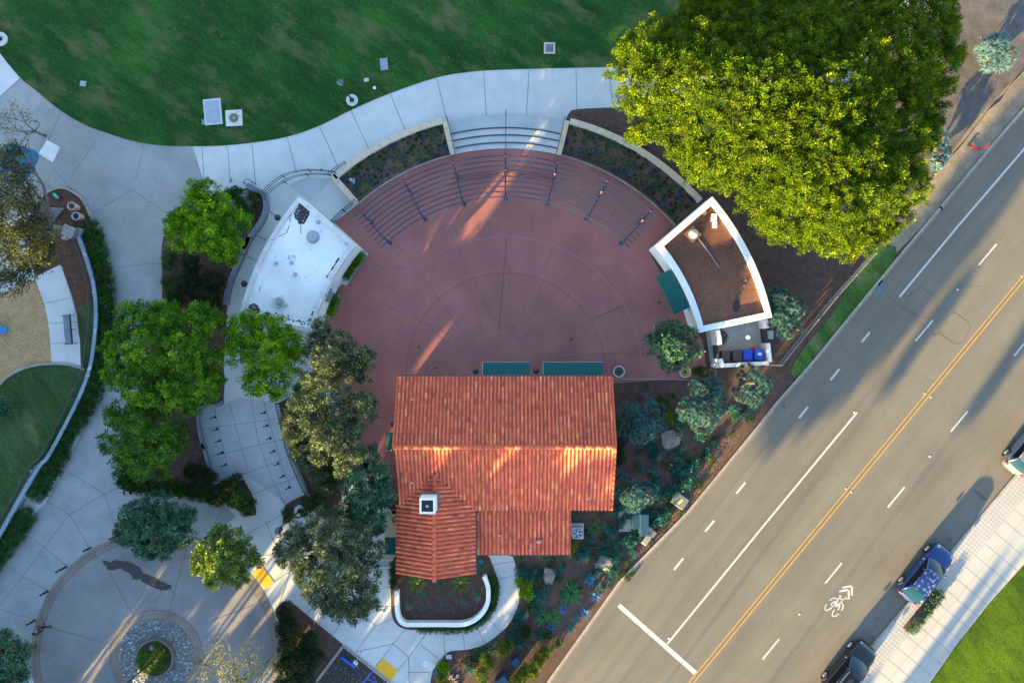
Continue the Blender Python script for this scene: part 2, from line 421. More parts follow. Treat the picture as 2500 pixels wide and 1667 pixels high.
def rosette(name, n, ln, wd, mat, curl=.5, rise=(.1, 1.3), seed=0, seg=3, fold=.25):
    """a rosette of tapered, arching leaves growing from one heart"""
    r = random.Random(seed); vs = []; fs = []; tn = []
    for i in range(n):
        a = i*2.39996+r.uniform(-.2, .2); f = (i+.5)/n
        e = rise[0]+(rise[1]-rise[0])*f+r.uniform(-.1, .1); l = ln*(1-.35*f)*r.uniform(.85, 1.1)
        d = Vector((math.cos(a), math.sin(a), 0)); sd = Vector((-d.y, d.x, 0)); b = len(vs); p = d*.03*ln+Vector((0, 0, .03)); ti = r.random()
        for k in range(seg+1):
            t = k/seg; ww = wd*.5*(1-t**1.6)*(.65+.9*t*(1-t)*2) if k < seg else .002
            vs += [p+sd*ww+Vector((0, 0, fold*ww)), p.copy(), p-sd*ww+Vector((0, 0, fold*ww))]; tn += [ti*.5+.45*t+.1*(k == 0)]*3
            tn[-2] = max(0, tn[-2]-.18)
            ee = e-curl*t*1.2; p = p+(d*math.cos(ee)+Vector((0, 0, math.sin(ee))))*l/seg
            if p.z < .02: p.z = .02
        for k in range(seg):
            o = b+3*k; fs += [(o, o+1, o+4, o+3), (o+1, o+2, o+5, o+4)]
    me = bpy.data.meshes.new(name); me.from_pydata(vs, [], fs); me.materials.append(mat)
    at = me.attributes.new('tint', 'FLOAT', 'POINT'); at.data.foreach_set('value', [min(1, x) for x in tn]); me.update()
    return me

# foliage colours
f_big = leafmat('fig_leaves', (.008, .035, .005), (.115, .185, .004), (.42, .42, .01), .25)
f_green = leafmat('bright_green_leaves', (.014, .055, .007), (.125, .27, .012), (.32, .48, .02), .2)
f_lime = leafmat('lime_leaves', (.02, .08, .006), (.19, .36, .008), (.42, .55, .02), .2)
f_fern = leafmat('feathery_leaves', (.012, .052, .01), (.1, .22, .018), (.26, .4, .04), .2)
f_olive = leafmat('grey_green_leaves', (.016, .035, .022), (.12, .16, .075), (.36, .38, .17), .15, .4)
f_blueg = leafmat('blue_green_leaves', (.012, .045, .03), (.085, .19, .1), (.3, .4, .22), .15, .4)
f_mixed = leafmat('yellow_green_tree_leaves', (.02, .06, .018), (.2, .29, .05), (.55, .58, .1), .2, .4)
f_dark = leafmat('dark_shrub_leaves', (.008, .018, .008), (.03, .055, .018), (.07, .1, .04), .15, .4)
f_hedge = leafmat('ivy_leaves', (.012, .04, .01), (.045, .12, .022), (.1, .2, .04), .15, .45)
f_ball = leafmat('clipped_shrub_leaves', (.03, .06, .008), (.12, .17, .015), (.24, .27, .04), .25)
f_euc = leafmat('olive_brown_leaves', (.02, .025, .01), (.09, .1, .035), (.2, .17, .06), .25)
f_cover = leafmat('teal_ground_cover_leaves', (.01, .06, .05), (.04, .18, .14), (.1, .3, .22), .2)
f_sparse = leafmat('thin_yellow_leaves', (.12, .12, .03), (.28, .27, .1), (.42, .38, .18), .3)
r_blue = leafmat('blue_agave_leaf', (.03, .1, .2), (.1, .24, .4), (.25, .42, .55), .05, .5)
r_yel = leafmat('variegated_leaf', (.05, .09, .03), (.22, .26, .1), (.5, .48, .25), .1, .5)
r_grn = leafmat('green_aloe_leaf', (.02, .08, .025), (.07, .2, .06), (.16, .3, .1), .1, .4)
r_teal = leafmat('teal_agave_leaf', (.02, .1, .09), (.08, .24, .2), (.2, .4, .33), .1, .45)
r_yuc = leafmat('dragon_tree_leaf', (.012, .05, .05), (.06, .15, .14), (.22, .34, .28), .1, .4)
r_brown = leafmat('bronze_tuft_leaf', (.04, .045, .01), (.15, .12, .02), (.3, .22, .05), .1, .5)
r_cyc = leafmat('cycad_leaf', (.03, .06, .008), (.12, .2, .02), (.24, .34, .05), .15, .35)
r_pale = leafmat('pale_blue_yucca_leaf', (.03, .09, .11), (.1, .21, .25), (.17, .3, .35), .1, .5)

# ---------------- setting: ground sheets ----------------
RC0 = W((382, 1602)); pr0 = lambda v: v/PX
conc_shade = M_('shade_toned_concrete', (.31, .32, .325), (.23, .24, .25), .7, .88, fine=.1, finesc=16, big=.16, speck=((.16, .16, .15), 7, .68))  # shade of tall trees painted into the concrete colour, with some dirt
Z1, Z2, Z3, Z4, Z5 = .004, .012, .02, .028, .036
struct('ground', MB().box((0, 0, -.5), (900, 900, 1)), mulch)
LAWN_EDGE = pl('A 0,365 135,530 240,615 420,760 590,858 740,912 920,968 1120,997 1316,1000 1480,998 B 0,982 280,937 500,862 725,752 980,642 1300,533 1500,497 1680,481 C 360,470 784,460')
le = sm([W(p) for p in LAWN_EDGE], n=4)
path_r = pl('P 1640,170 1800,190 2050,130 2240,-30 2300,-120')
pe = sm([W(p) for p in path_r], n=4)
struct('lawn', MB().prism([W((-60, 60))]+le+pe+[W((2400, -900)), W((-900, -900)), W((-900, 60))], 0, Z4+.012), grass)
right_lo = pl('P 2380,-90 2335,2 2080,210 1800,255 1640,258 C 840,735 580,748 530,775 507,820')
pathpoly = [W((-400, -100))]+[W((-60, 60))]+le+pe+sm([W(p) for p in right_lo], n=3)+pw('P 1330,420 1300,800 970,925 968,1370 1110,1330')+sm(pw('N 730,390 775,540 792,700 768,850 700,980 600,1080 470,1170 330,1210 180,1225 120,1270 70,1340 30,1400 5,1480 0,1640'), n=3)+pw('P 1050,1800 -400,1800')
struct('path', MB().prism(pathpoly, 0, Z1), conc)
aggpoly = pw('A 0,660 135,535')+[p+Vector((.02, -.02, 0)) for p in sm([W(p) for p in LAWN_EDGE[1:9]], n=4)]+pw('A 1395,1250 1300,1400 E 1130,10 1060,130 1046,298 720,330 690,200 640,60 A 640,1540 575,1400 540,1345 450,1290 380,1292 300,1335 225,1430 -200,1600 -200,660')
struct('washed_aggregate_path', MB().prism(aggpoly, 0, Z2), aggr)
struct('shade_toned_path', MB().prism(pw('E 715,335 1048,303 1052,380 1060,640 900,1200 850,1350 I 780,170 740,240 770,310 850,345 905,340 1200,365 1450,400 1540,480 1360,640 1240,605')+arc(RC0, pr0(300), 75, 190, 40)+pw('P -60,1700 -60,1480 0,1390 I 170,520 300,390 E 560,1340 660,1110 720,900 752,700 740,450'), 0, Z2-.002), conc_shade)  # darker sheet carrying the painted tree shade of the lower left path
struct('ramp_slab', MB().prism(pw('B 300,1270 360,1232 430,1212 590,1222 440,1372 345,1310'), 0, Z2), conc_b)
struct('terrace_slab', MB().prism(pw('J -305,330 -150,300 -50,250 230,290 300,600 430,900 290,985 P 595,1156 528,1178 498,1080'), 0, Z2), conc_b)
# plaza
PC = W((1235, 910))
def pr(px): return px/PX
red = arc(PC, pr(547), 131.5, 41, 60)+pw('P 1715,830 1727,912 1690,921 1493,924 1450,960 1000,960 965,1250 905,1190 850,1000 790,900 770,830 813,705 F 648,908 595,1045 655,822 690,832 838,615 805,590 605,400')
red = arc(PC, pr(547), 131.5, 41, 60)+pw('P 1583,613 1690,800 1715,830 1727,912 1690,921 1450,940 1000,940 965,1260 905,1190 850,1000 780,900 765,800 F 595,1045 F 650,905 605,885 655,822 690,832 838,615 808,588 605,400')
struct('plaza', MB().prism(red, 0, Z3), redc)
def ring(c, r0, r1, a0, a1, z0, z1, n=40):
    return MB().prism(arc(c, r1, a0, a1, n)+arc(c, r0, a1, a0, n), z0, z1)
# steps of the entrance
for i, (r0, r1, z) in enumerate(((547, 562, .05), (562, 580, .1), (580, 597, .15), (597, 627, .2))):
    struct('steps' if i < 3 else 'step_landing', ring(PC, pr(r0), pr(r1), 103, 77, 0, z), conc if i != 3 else conc_b)
nz = MB()
for r_, z in ((561, .075), (579, .125), (596, .175)): nz.strip(arc(PC, pr(r_), 102.8, 77.2, 40), .085, z-.03, z+.05)
tag(nz.build('step_nosing', steel), kind='structure')
# red plaza joints
pj = MB(); Wd = .028
def jl(mb, s, z, wd=Wd): mb.strip(pw(s), wd, z)
for r_ in (243,): pj.strip(arc(PC, pr(r_), -3, 183, 90), .04, Z3+.004)
for s in ('G 100,540 48,1147', 'G 103,560 145,1150', 'G 420,570 145,1150', 'G 420,570 240,1180', 'G 685,740 240,1180', 'G 895,970 310,1240', 'G 895,970 700,1060', 'G 1010,1275 360,1330', 'G 1010,1275 1080,1210',
          'F 1785,500 1730,1140', 'F 1455,560 1725,1145', 'F 1455,560 1630,1180', 'F 1175,715 1545,1245', 'F 965,970 1560,1240', 'F 1210,1080 1510,1330', 'F 1110,1295 1500,1325', 'F 930,720 1175,715',
          'F 1610,510 1565,290', 'F 1300,610 1185,430', 'F 1175,715 1000,510', 'F 930,720 835,640', 'F 965,970 690,820', 'F 930,720 1075,590', 'F 820,880 930,720', 'F 820,880 700,1150', 'G 265,510 290,330', 'G 570,620 700,470',
          'G 820,830 935,720', 'G 935,720 1075,610', 'G 960,1070 1120,1020', 'G 1120,1010 1230,980', 'G 770,1300 1165,1290'): jl(pj, s, Z3+.004)
struct('plaza_joints', pj, jointr)
pj = MB()
for r_ in (332,): pj.strip(arc(PC, pr(r_), 6, 176, 90), .05, Z3+.008)
for r_ in (392, 100): pj.strip(arc(PC, pr(r_), 6 if r_ > 200 else 20, 174 if r_ > 200 else 160, 90), .03, Z3+.008)
pj.strip(arc(PC, pr(251), 0, 180, 90), .025, Z3+.008)
for s in ('G 100,500 95,330', 'G 420,570 490,380', 'F 1455,560 1385,380', 'G 350,1330 770,1275'): jl(pj, s, Z3+.008, .035)
struct('plaza_seams', pj, jointl)
# concrete joints
cj = MB()
for s in ('A 1382,1003 1395,1250', 'A 1548,999 1560,1050 1573,1232', 'A 1722,985 1747,1255', 'B 281,935 350,1190', 'B 505,866 633,1145', 'B 720,757 845,1028', 'B 988,641 1093,903', 'B 1306,535 1372,820', 'B 1626,485 1645,795 1662,1015',
          'C 257,476 238,795 228,1015', 'C 577,467 583,747', 'C 800,470 830,730', 'A 145,537 0,665', 'A 650,970 480,1220', 'A 985,985 930,1220', 'A 910,1300 630,1450', 'A 910,1300 1190,1495', 'A 370,1165 640,1450', 'A 220,1185 370,1300', 'A 420,770 330,960',
          'E 720,330 1050,300', 'I 683,335 440,190', 'I 683,335 780,290', 'I 683,335 760,575', 'I 455,468 683,335', 'I 455,468 305,385', 'I 455,468 290,680', 'I 455,468 580,675', 'I 290,680 170,600', 'I 290,680 145,872', 'I 290,680 437,808', 'I 145,872 75,815', 'I 145,872 0,1062', 'I 145,872 315,965', 'I 0,1085 230,1150',
          'M 80,520 250,518', 'M 150,600 250,520', 'M 365,645 235,740', 'M 370,645 470,645', 'M 365,645 310,820 260,960', 'M 365,645 240,430 160,240', 'M 600,880 500,1000', 'M 835,1010 715,1165', 'M 975,1015 1065,1100', 'M 1200,1040 1065,1100 900,1310',
          'M 1305,1125 1210,1245 1065,1430', 'M 1210,1245 900,1310', 'M 1210,1245 1335,1355', 'M 1500,1135 1335,1355 1245,1465', 'M 1335,1355 1340,1568', 'M 1430,1250 1580,1365', 'M 1625,1140 1628,1330', 'M 1775,1135 1795,1290', 'M 1895,1110 1960,1250', 'M 1985,1040 2095,1150', 'M 1340,1478 1510,1478',
          'M 2065,720 2182,690', 'N 555,465 740,430', 'M 1050,632 1190,632', 'M 1120,785 1190,785', 'M 1090,937 1190,937', 'M 430,70 425,290', 'M 560,120 700,60', 'M 250,0 330,120', 'M 0,350 330,170',
          'B 165,1445 235,1500', 'F 85,490 140,525', 'F 10,630 70,660', 'F 160,325 235,380', 'E 1660,120 1727,150', 'E 1600,260 1650,275', 'E 1545,400 1610,425', 'I 900,320 905,430', 'I 1200,345 1190,400', 'I 1460,395 1350,640', 'I 1240,605 1355,640'): jl(cj, s, Z2+.005)
for s in ('J 30,240 90,570 190,830 270,980', 'J 115,250 240,700 310,870', 'J -300,470 250,390', 'J -260,660 285,530', 'J 0,770 150,715 310,650', 'J 60,910 370,785', 'J -215,320 -130,700', 'J -110,290 -60,480 10,740'): jl(cj, s, Z2+.005)
for s in ('M 80,860 175,800', 'M 160,1020 250,985', 'M 180,1095 262,1075', 'I 1660,1000 1736,960', 'I 620,720 640,770', 'I 440,830 490,870', 'I 355,915 425,980', 'I 210,1355 295,1355'): jl(cj, s, Z3+.005)
for s in ('E 265,565 460,523', 'E 320,690 505,680', 'E 330,820 515,812'): jl(cj, s, Z4+.005)
struct('path_joints', cj, jointm)
# small things of the path
pale_ = M_('pale_new_concrete', (.6, .6, .58), (.5, .5, .49), 1.5, .85, fine=.15, finesc=12)
struct('pale_path_square', MB().prism(pw('A 322,958 412,1008 360,1112 265,1050'), 0, Z3), pale_)
struct('splash_pad', MB().prism(sm(pw('A 60,985 160,1003 265,1050 240,1140 160,1250 60,1260 -60,1180 -60,1040'), n=3), 0, Z3), M_('splash_pad_blue', (.008, .11, .2), (.01, .09, .16), 3, .7, fine=.1))
struct('tactile_pad', MB().prism(pw('M 52,665 135,610 233,740 155,798'), 0, Z3+.006), tact)
struct('tactile_pad', MB().prism(pw('M 1060,1440 1125,1362 1250,1465 1190,1545'), 0, Z3), tact)
struct('parking_lot', MB().prism(pw('M 800,1272 570,1568 P 700,1800 1000,1800 M 1190,1568'), 0, Z2+.004), asph)
struct('kerb', MB().strip(pw('M 798,1262 575,1560 430,1750'), .2, 0, .1), kerbm)
struct('kerb', MB().strip(pw('M 806,1262 1195,1573 1350,1700'), .15, 0, .1), kerbm)
bl = MB(); bl.strip(pw('M 1045,1465 950,1580'), .12, Z3+.004); bl.strip(pw('M 985,1525 1080,1568 1140,1600'), .12, Z3+.008)
struct('parking_lines', bl, bluep)
struct('patch_of_new_concrete', MB().prism(pw('M 1440,1418 1472,1372 1560,1420 1530,1470'), 0, Z2+.006), pale_)
# tan paving beside the pot
struct('beige_paving', MB().prism(pw('J 985,1040 1040,1010 1040,1360 940,1360 945,1200'), 0, Z3), M_('beige_paving', (.42, .35, .24), (.36, .3, .2), 2, .85))
struct('side_pavement', MB().prism(pw('J 340,60 520,60 560,160 430,170 330,170'), 0, Z2), conc)
# roundabout
RC = W((382, 1602))
struct('roundabout', MB().prism(arc(RC, pr(285), 0, 360, 96)[:-1], 0, Z2), taupe)
struct('roundabout_gutter', ring(RC, pr(285), pr(306), 0, 359.9, 0, Z3, 120), taupe_r)
struct('roundabout_gutter', ring(RC, pr(93), pr(114), 0, 359.9, 0, Z3, 60), taupe_r)
cj = MB()
cj.strip(arc(RC, pr(285), 0, 360, 100), .03, Z3+.004); cj.strip(arc(RC, pr(114), 0, 360, 60), .035, Z3+.006); cj.strip(arc(RC, pr(297), 75, 190, 60), .05, Z3+.006)
for s in ('I 668,760 740,890 870,1130', 'I 1215,690 1150,930 1105,1100', 'I 315,1200 730,1315', 'I 1155,930 1120,932', 'I 1138,985 1115,955', 'I 1060,965 1010,1040', 'I 1330,1180 1650,1060'): jl(cj, s, Z3+.004, .035)
struct('roundabout_joints', cj, jointm)
st = pw('I 668,762 720,775 760,765 820,772 880,790 915,815 930,845 990,870 1050,905 1110,930 1115,952 1050,962 1010,945 950,915 900,890 860,892 870,870 830,840 780,820 720,830 690,805')
st = [p+Vector((random.uniform(-.06, .06), random.uniform(-.06, .06), 0)) for p in sm(st, True, 4)]
struct('wet_stain', MB().flat(st, Z3+.009), M_('wet_stain', (.022, .018, .018), (.035, .028, .026), 2, .35, fine=.3))
struct('pebble_bed', MB().cyl(RC+Vector((0, 0, .0)), pr(93), Z2+.01, 60), M_('mortar', (.16, .17, .18), (.1, .11, .12), 5, .9))
v_ = []; mb = MB(); pebm = []
pm = [M_('pebble_%s' % n_, c, tuple(x*.7 for x in c), 3, .6) for n_, c in (('grey', (.2, .21, .22)), ('blue', (.12, .15, .19)), ('tan', (.3, .26, .22)), ('pale', (.48, .48, .47)))]
for i in range(2300):
    a = random.uniform(0, 2*math.pi); r_ = math.sqrt(random.uniform(pr(47)**2, pr(91)**2)); s = random.uniform(.045, .1)
    mb.mi = random.choices((0, 1, 2, 3), (5, 4, 2, 1.2))[0]
    mb.ball((RC.x+r_*math.cos(a), RC.y+r_*math.sin(a), Z3+.01), s, 6, (1, random.uniform(.6, 1), .5), .3, i)
tag(mb.build('pebbles', pm, smooth=True), 'rounded grey and blue pebbles set in a ring round the roundabout planter', None, None, 'stuff')
# play area at left
struct('play_surface', MB().prism(pw('E -300,480 0,505 150,430 250,400 290,570 330,750 335,945')+sm(pw('E 335,948 250,965 150,990 60,1040 0,1090 -120,1220 -400,1400'), n=3), 0, Z2), play)
struct('bench_path', MB().prism(sm(pw('E 225,390 290,570 322,750 335,945'), n=4)+pw('E 525,972')+sm(pw('E 520,800 487,620 440,440 390,310'), n=4), 0, Z3+.006), conc)
struct('small_lawn', MB().prism(sm(pw('E -300,1400 -100,1180 0,1090 60,1040 150,990 250,965 335,950 450,960 560,990'), n=3)+pw('E 540,1080 460,1270 330,1530 I 230,150 0,560 -400,1100 -700,1100'), 0, Z2), grass2)
struct('red_mulch_bed', MB().prism(sm(pw('A 230,1430 300,1340 380,1298 450,1296 540,1345 575,1400'), n=4)+pw('A 640,1540 E 590,60 650,170')+sm(pw('E 680,450 665,760 600,980 530,985 500,640 400,315'), n=3)+pw('E 235,390 A 150,1600'), 0, Z3), mulch_red)
struct('grass_strip', MB().prism(sm(pw('E 492,600 520,720 530,965 560,975 600,820 610,600 560,560'), n=3), 0, Z4), grass2)
struct('kerb', MB().strip(sm(pw('A 225,1430 300,1335 380,1292 450,1290 540,1340 585,1400 640,1530'), n=5), .14, 0, .1), kerbm)
struct('kerb', MB().strip(sm(pw('E -150,1250 0,1085 60,1030 150,982 250,957 350,950 450,955 555,988'), n=5), .17, 0, .1), kerbm)
# planting beds lying on the paving
struct('planting_bed', MB().prism(sm(pw('A 1190,1490 1330,1380 1520,1310 1700,1287 F 20,130 140,240 155,300 120,400 40,520 E 1640,130 1530,380 1475,570 1470,700 1450,950 1450,1190 1300,1250 I 1330,0 1410,262 1590,240 1672,440 1650,475 1600,470 1530,430 1460,390 1200,345 905,318 850,322 800,300 775,240 800,170 E 800,1400 900,1100 800,900 1000,650 1050,520 1052,380 1048,250 1060,130 1135,0'), True, 2), 0, Z3), mulch)
struct('planting_bed', MB().prism(sm(pw('M 245,960 300,905 350,897 420,940 600,1090 795,1245'), n=3)+pw('M 570,1560 P 730,1740 640,1740')+arc(RC, pr(309), -20, 20, 10), 0, Z3), mulch)
struct('planting_bed', MB().prism(sm(pw('M 700,980 835,1010 870,1030 940,1030 985,1005 1000,950 800,900'), True, 3), 0, Z3), mulch)
struct('planting_bed', MB().prism(pw('M 1190,590 1190,950')+sm(pw('M 1190,960 1215,1060 1300,1122 1480,1135 1700,1135 1850,1110 1960,1020 2050,930 2077,800 2060,700 2000,540'), n=4)+pw('M 1880,400 1300,400'), 0, Z3), mulch)
struct('planting_bed', MB().prism(pw('J 225,290 300,600 430,900 575,1060 660,990 650,860 880,740 700,500 520,200 340,170 330,230'), 0, Z3), mulch)
struct('planting_bed', MB().prism(sm(pw('J 270,1030 270,990 330,950 420,920 470,1010 390,1070 320,1070'), True, 3), 0, Z3), mulch)
struct('soil_area', MB().prism(sm(pw('C 840,735 580,748 530,775 507,822'), n=3)+arc(PC, pr(636), 76, 40, 30)+pw('P 1800,560 2100,660 2200,560 2280,450 2500,150 2600,0 2700,-200 2380,-90 2335,2 2080,210 1800,255 1640,258'), 0, Z1+.002), mulch)
struct('grey_soil_area', MB().prism(pw('P 2100,300 2336,4 2380,-100 2700,-300 2700,60 D 1820,470 1215,1180 1000,1400 P 2100,600'), 0, Z2+.002), dustm)
struct('sandy_verge', MB().prism(pw('P 2800,-190 D 1820,470 1480,830 1290,1090 1215,1190 1100,1350 900,1568 H 860,250 950,330 1250,15')+pw('P 2300,499 2520,232 2900,-230'), 0, Z3+.002), sandm)
struct('verge_grass', MB().prism(sm(pw('H 230,1120 330,960 480,780 620,560 765,345 850,270 950,330 720,640 500,920 285,1170'), True, 3), 0, Z4), lawnmat('verge_grass', (.05, .12, .02), (.03, .075, .02), (.16, .12, .08), .5, 1.0))
# road
kl = pw('P 340,2880 N 1030,1509 1677,606 2270,0 K 1815,455 H 130,1350 370,1078 720,650 925,400 1250,15 D 1240,1425 1595,1000 1820,738 P 3600,-1080')
kr = pw('P 1100,2800 2122,1583 2462,1179 3900,-540')
struct('road', MB().prism(kl+kr[::-1], 0, Z2), road)
struct('kerb', MB().strip(kl, .16, 0, .12), kerbm)
struct('gutter', MB().strip([p+Vector((.13, -.11, 0)) for p in kl], .12, Z2+.005), M_('gutter_dust', (.22, .19, .15), (.15, .13, .11), 2, .9, fine=.2))
struct('kerb', MB().strip(kr, .16, 0, .13), kerbm)
lk = pw('P 1260,2970 L 980,1568 1140,1340 1330,1100 1528,880 P 3900,-330')
struct('sidewalk', MB().prism([p+Vector((.05, 0, 0)) for p in kr]+lk[::-1], 0, .1), conc_tan)
struct('lawn', MB().prism(lk+pw('P 6000,-300 6000,4000 1260,4000'), 0, .12), grass3)
ka = W((2122, 1583)); kd = (W((2462, 1179))-ka).normalized(); kn = Vector((kd.y, -kd.x, 0))
sj = MB(); zz = .104
for i in range(-46, 86):
    p = ka+kd*(i*.27); sj.strip([p+kn*.1, p+kn*1.4], .02, zz)
for q in (.37, .64, .91, 1.18, 1.42): sj.strip([ka-kd*14+kn*q, ka+kd*24+kn*q], .02, zz+.001)
for i in range(-12, 24):
    p = ka+kd*(i*1.08+.3); sj.strip([p+kn*1.4, p+kn*4.6], .03, zz)
for q in (2.45, 3.5): sj.strip([ka-kd*14+kn*q, ka+kd*24+kn*q], .02, zz+.001)
struct('sidewalk_joints', sj, M_('fine_joint', (.19, .185, .18), (.16, .16, .155), 4))
# road markings
ZR = Z2+.005
mk = MB()
def dash(s, wd=.14): mk.strip(pw(s), wd, ZR)
dash('H 968,630 D 1350,1568 1820,1020 P 2900,-120', .15)
for s in ('H 765,870 710,938', 'H 557,1122 497,1197', 'H 343,1380 282,1455', 'K 1735,832 1673,908', 'K 1522,1092 1460,1167', 'K 1310,1350 1247,1428'): dash(s, .15)
for s in ('H 1632,268 1510,413', 'H 1197,788 1077,932', 'L 1205,8 1107,125', 'L 842,443 745,560', 'L 482,878 386,995', 'L 123,1313 27,1430', 'H 1822,946 1752,1032'): dash(s, .12)
dash('H 678,1418 L 0,705 N 2095,1160', .13)
dash('N 1666,818 2345,1418', .34)
struct('road_markings', mk, paintw)
my = MB(); a, b = W(cv('H', 1811, 505)), W(cv('L', -6, 1106)); d_ = (b-a).normalized(); n_ = Vector((d_.y, -d_.x, 0))
for q in (-.13, .13): my.strip([a-d_*60+n_*q, b+d_*50+n_*q], .105, ZR)
struct('centre_line', my, painty)
my = MB(); my.strip([a-d_*60, b+d_*50], .05, ZR)
struct('centre_line_seam', my, M_('seam', (.1, .09, .08)))
# bicycle lane symbol
td = Vector((.64, .77, 0)).normalized(); tn_ = Vector((td.y, -td.x, 0)); o_ = W(cv('L', 443, 1125))
def bs(pts, wd=.085):
    sy.strip([o_+td*t+tn_*n for n, t in pts], wd, ZR+.001)
sy = MB()
for c_ in (-.34, .34):
    for a0, a1 in ((15, 165), (195, 345)):
        bs([(c_+.22*math.cos(R(a0+(a1-a0)*i/14)), -.1+.55*math.sin(R(a0+(a1-a0)*i/14))) for i in range(15)], .09)
for ln in ([(-.34, -.1), (-.16, .62)], [(-.16, .66), (.16, .66)], [(.18, .6), (.34, -.1)], [(-.14, .58), (.0, -.05)], [(.02, -.02), (.16, .55)], [(-.3, -.1), (-.04, -.1)], [(-.26, .8), (-.06, .8)], [(-.16, .7), (-.16, .77)], [(.16, .72), (.2, .95), (.36, .95)]): bs(ln)
for t0 in (1.0, 1.35):
    bs([(-.45, t0), (-.03, t0+.5)], .14); bs([(.03, t0+.5), (.45, t0)], .14)
struct('bike_lane_symbol', sy, paintw)
# sawn detector loops and cracks
lp = MB()
for s in ('H 1105,555 1020,640 1010,695 1110,770 1160,768 1220,680 1215,630 1105,555', 'H 1345,735 1310,745 1240,835 1245,880 1345,950 1390,943 1450,850 1445,805 1345,735', 'H 855,598 940,665 1215,895', 'H 1195,890 1262,872', 'H 1110,770 985,700 1010,690'): lp.strip(pw(s), .022, ZR)
struct('loop_cuts', lp, M_('sealant', (.05, .045, .04)))
struct('drain_apron', ring(W(cv('H', 812, 556)), .12, .6, 70, -110, Z2, ZR, 16), M_('drain_grey_blue', (.1, .13, .17), (.08, .1, .12), 4))
# ---------------- the tiled hall ----------------
def tilemat(name='roof_tile'):
    m, t, b, L = nmat(name); a = node(t, 'ShaderNodeAttribute', attribute_name='tint')
    c = ramp(t, a.outputs['Fac'], [(0, (.34, .07, .045)), (.3, (.56, .11, .058)), (.62, (.68, .15, .07)), (.88, (.74, .2, .08)), (1, (.76, .28, .11))])
    c = mix(t, 1.0, c, ramp(t, noi(t, pos(t), 2.2, 5, .7), [(.3, .72), (.65, 1.12)]), 'MULTIPLY')
    c = mix(t, ramp(t, noi(t, pos(t), 9, 3, .7), [(.64, 0.0), (.74, .5)]), c, (.12, .06, .05))
    L(c, b.inputs['Base Color']); b.inputs['Roughness'].default_value = .62; b.inputs['Specular IOR Level'].default_value = .2
    bump(t, b, noi(t, pos(t), 25, 2), .15, .01); return m
tile = tilemat(); ridgem = M_('ridge_tile', (.58, .11, .05), (.44, .078, .035), 5, .65, fine=.1)
def tiles(name, eL, eR, rL, rR, parent, cols, rows, seed=0, clip=None):
    """barrel tiles laid from eave to ridge; every tile its own tint"""
    r = random.Random(seed); eL, eR, rL, rR = map(Vector, (eL, eR, rL, rR))
    nrm = (eR-eL).cross(rL-eL).normalized(); nrm = nrm if nrm.z > 0 else -nrm
    across = (eR-eL).normalized(); vs = []; fs = []; tn = []
    for c in range(cols):
        u = (c+.5)/cols; wob = r.uniform(-.012, .012); cb = r.uniform(-.08, .08)
        E = eL.lerp(eR, u)+across*wob; T = rL.lerp(rR, u); pit = (eR-eL).length/cols
        for k in range(rows):
            p0 = E.lerp(T, k/rows-.008*(k > 0)); p1 = E.lerp(T, min(1, (k+1)/rows+.012)); mid = p0.lerp(p1, .5)
            if clip and not clip(mid): continue
            tint = min(1, max(0, r.choice((.3, .38, .44, .5, .52, .55, .58, .6, .62, .66, .7, .8, .97, .15))+cb+r.uniform(-.06, .06))); b = len(vs); jx = across*r.uniform(-.008, .008)
            for (p, wd, hh) in ((p0, .3*pit, .115), (p1, .24*pit, .07)):
                for g in range(6):
                    an = math.pi*g/5; vs.append(p+jx+across*(wd*1.05*math.cos(an))+nrm*(hh*math.sin(an)+.012)); tn.append(tint)
            fs += [(b+g, b+g+1, b+7+g, b+6+g) for g in range(5)]
            fs.append(tuple(b+g for g in range(6)))
            # pan tile between two covers, lying low
            b = len(vs); pt = max(0, min(1, r.uniform(.0, .2)))
            for (p, dz) in ((p0, .014), (p1, -.004)):
                for q in (.2, .5, .8): vs.append(p+across*(pit*q)+nrm*((.0 if q == .5 else .02)+dz)); tn.append(pt)
            fs += [(b, b+1, b+4, b+3), (b+1, b+2, b+5, b+4)]
    me = bpy.data.meshes.new(name); me.from_pydata(vs, [], fs); me.materials.append(tile)
    at = me.attributes.new('tint', 'FLOAT', 'POINT'); at.data.foreach_set('value', tn); me.update()
    return link(name, me, parent)
def ridge(name, a, b, parent, r=.13, n=None):
    a = Vector(a); b = Vector(b); n = n or int((b-a).length/.42); mb = MB()
    for i in range(n):
        p = a.lerp(b, i/n); q = a.lerp(b, (i+1.12)/n if i < n-1 else 1); mb.tube([p, q], [r*1.08, r*.9], 10)
    return mb.build(name, ridgem, parent, smooth=True)
hall = thing('tiled_hall', 'low white hall with red clay barrel tile roofs, a chimney and green awnings', 'building', (0, 0, 0))
ZE, ZR_, = 3.3, 5.4
XL, XRr, YN, YRg, YS = -7.68, 6.71, -2.37, -6.86, -11.37
tiles('roof_tiles', (XL, YN, ZE), (XRr, YN, ZE), (XL, YRg, ZR_), (XRr, YRg, ZR_), hall, 56, 12, 1)
def notwing(p): return not (-7.3 < p.x < -2.9 and p.z < 4.5-abs(p.x+5.15)*.466-.1)
tiles('roof_tiles', (XL, YS, ZE), (XRr, YS, ZE), (XL, YRg, ZR_), (XRr, YRg, ZR_), hall, 56, 11, 2, notwing)
mb = MB(); mb.tube([(XL-.02, YRg, ZR_+.03), (XRr+.02, YRg, ZR_+.03)], .1, 8); ridge('ridge_cap', (XL-.05, YRg, ZR_+.05), (XRr+.05, YRg, ZR_+.05), hall, .16, 22)
WE, WR_ = 3.3, 4.5; xa, xb, xm, yw = -7.81, -2.49, -5.14, -15.74
def wc(p): return p.z > (ZR_-abs(p.y-YRg)*.4665)-.06 or p.y < YS
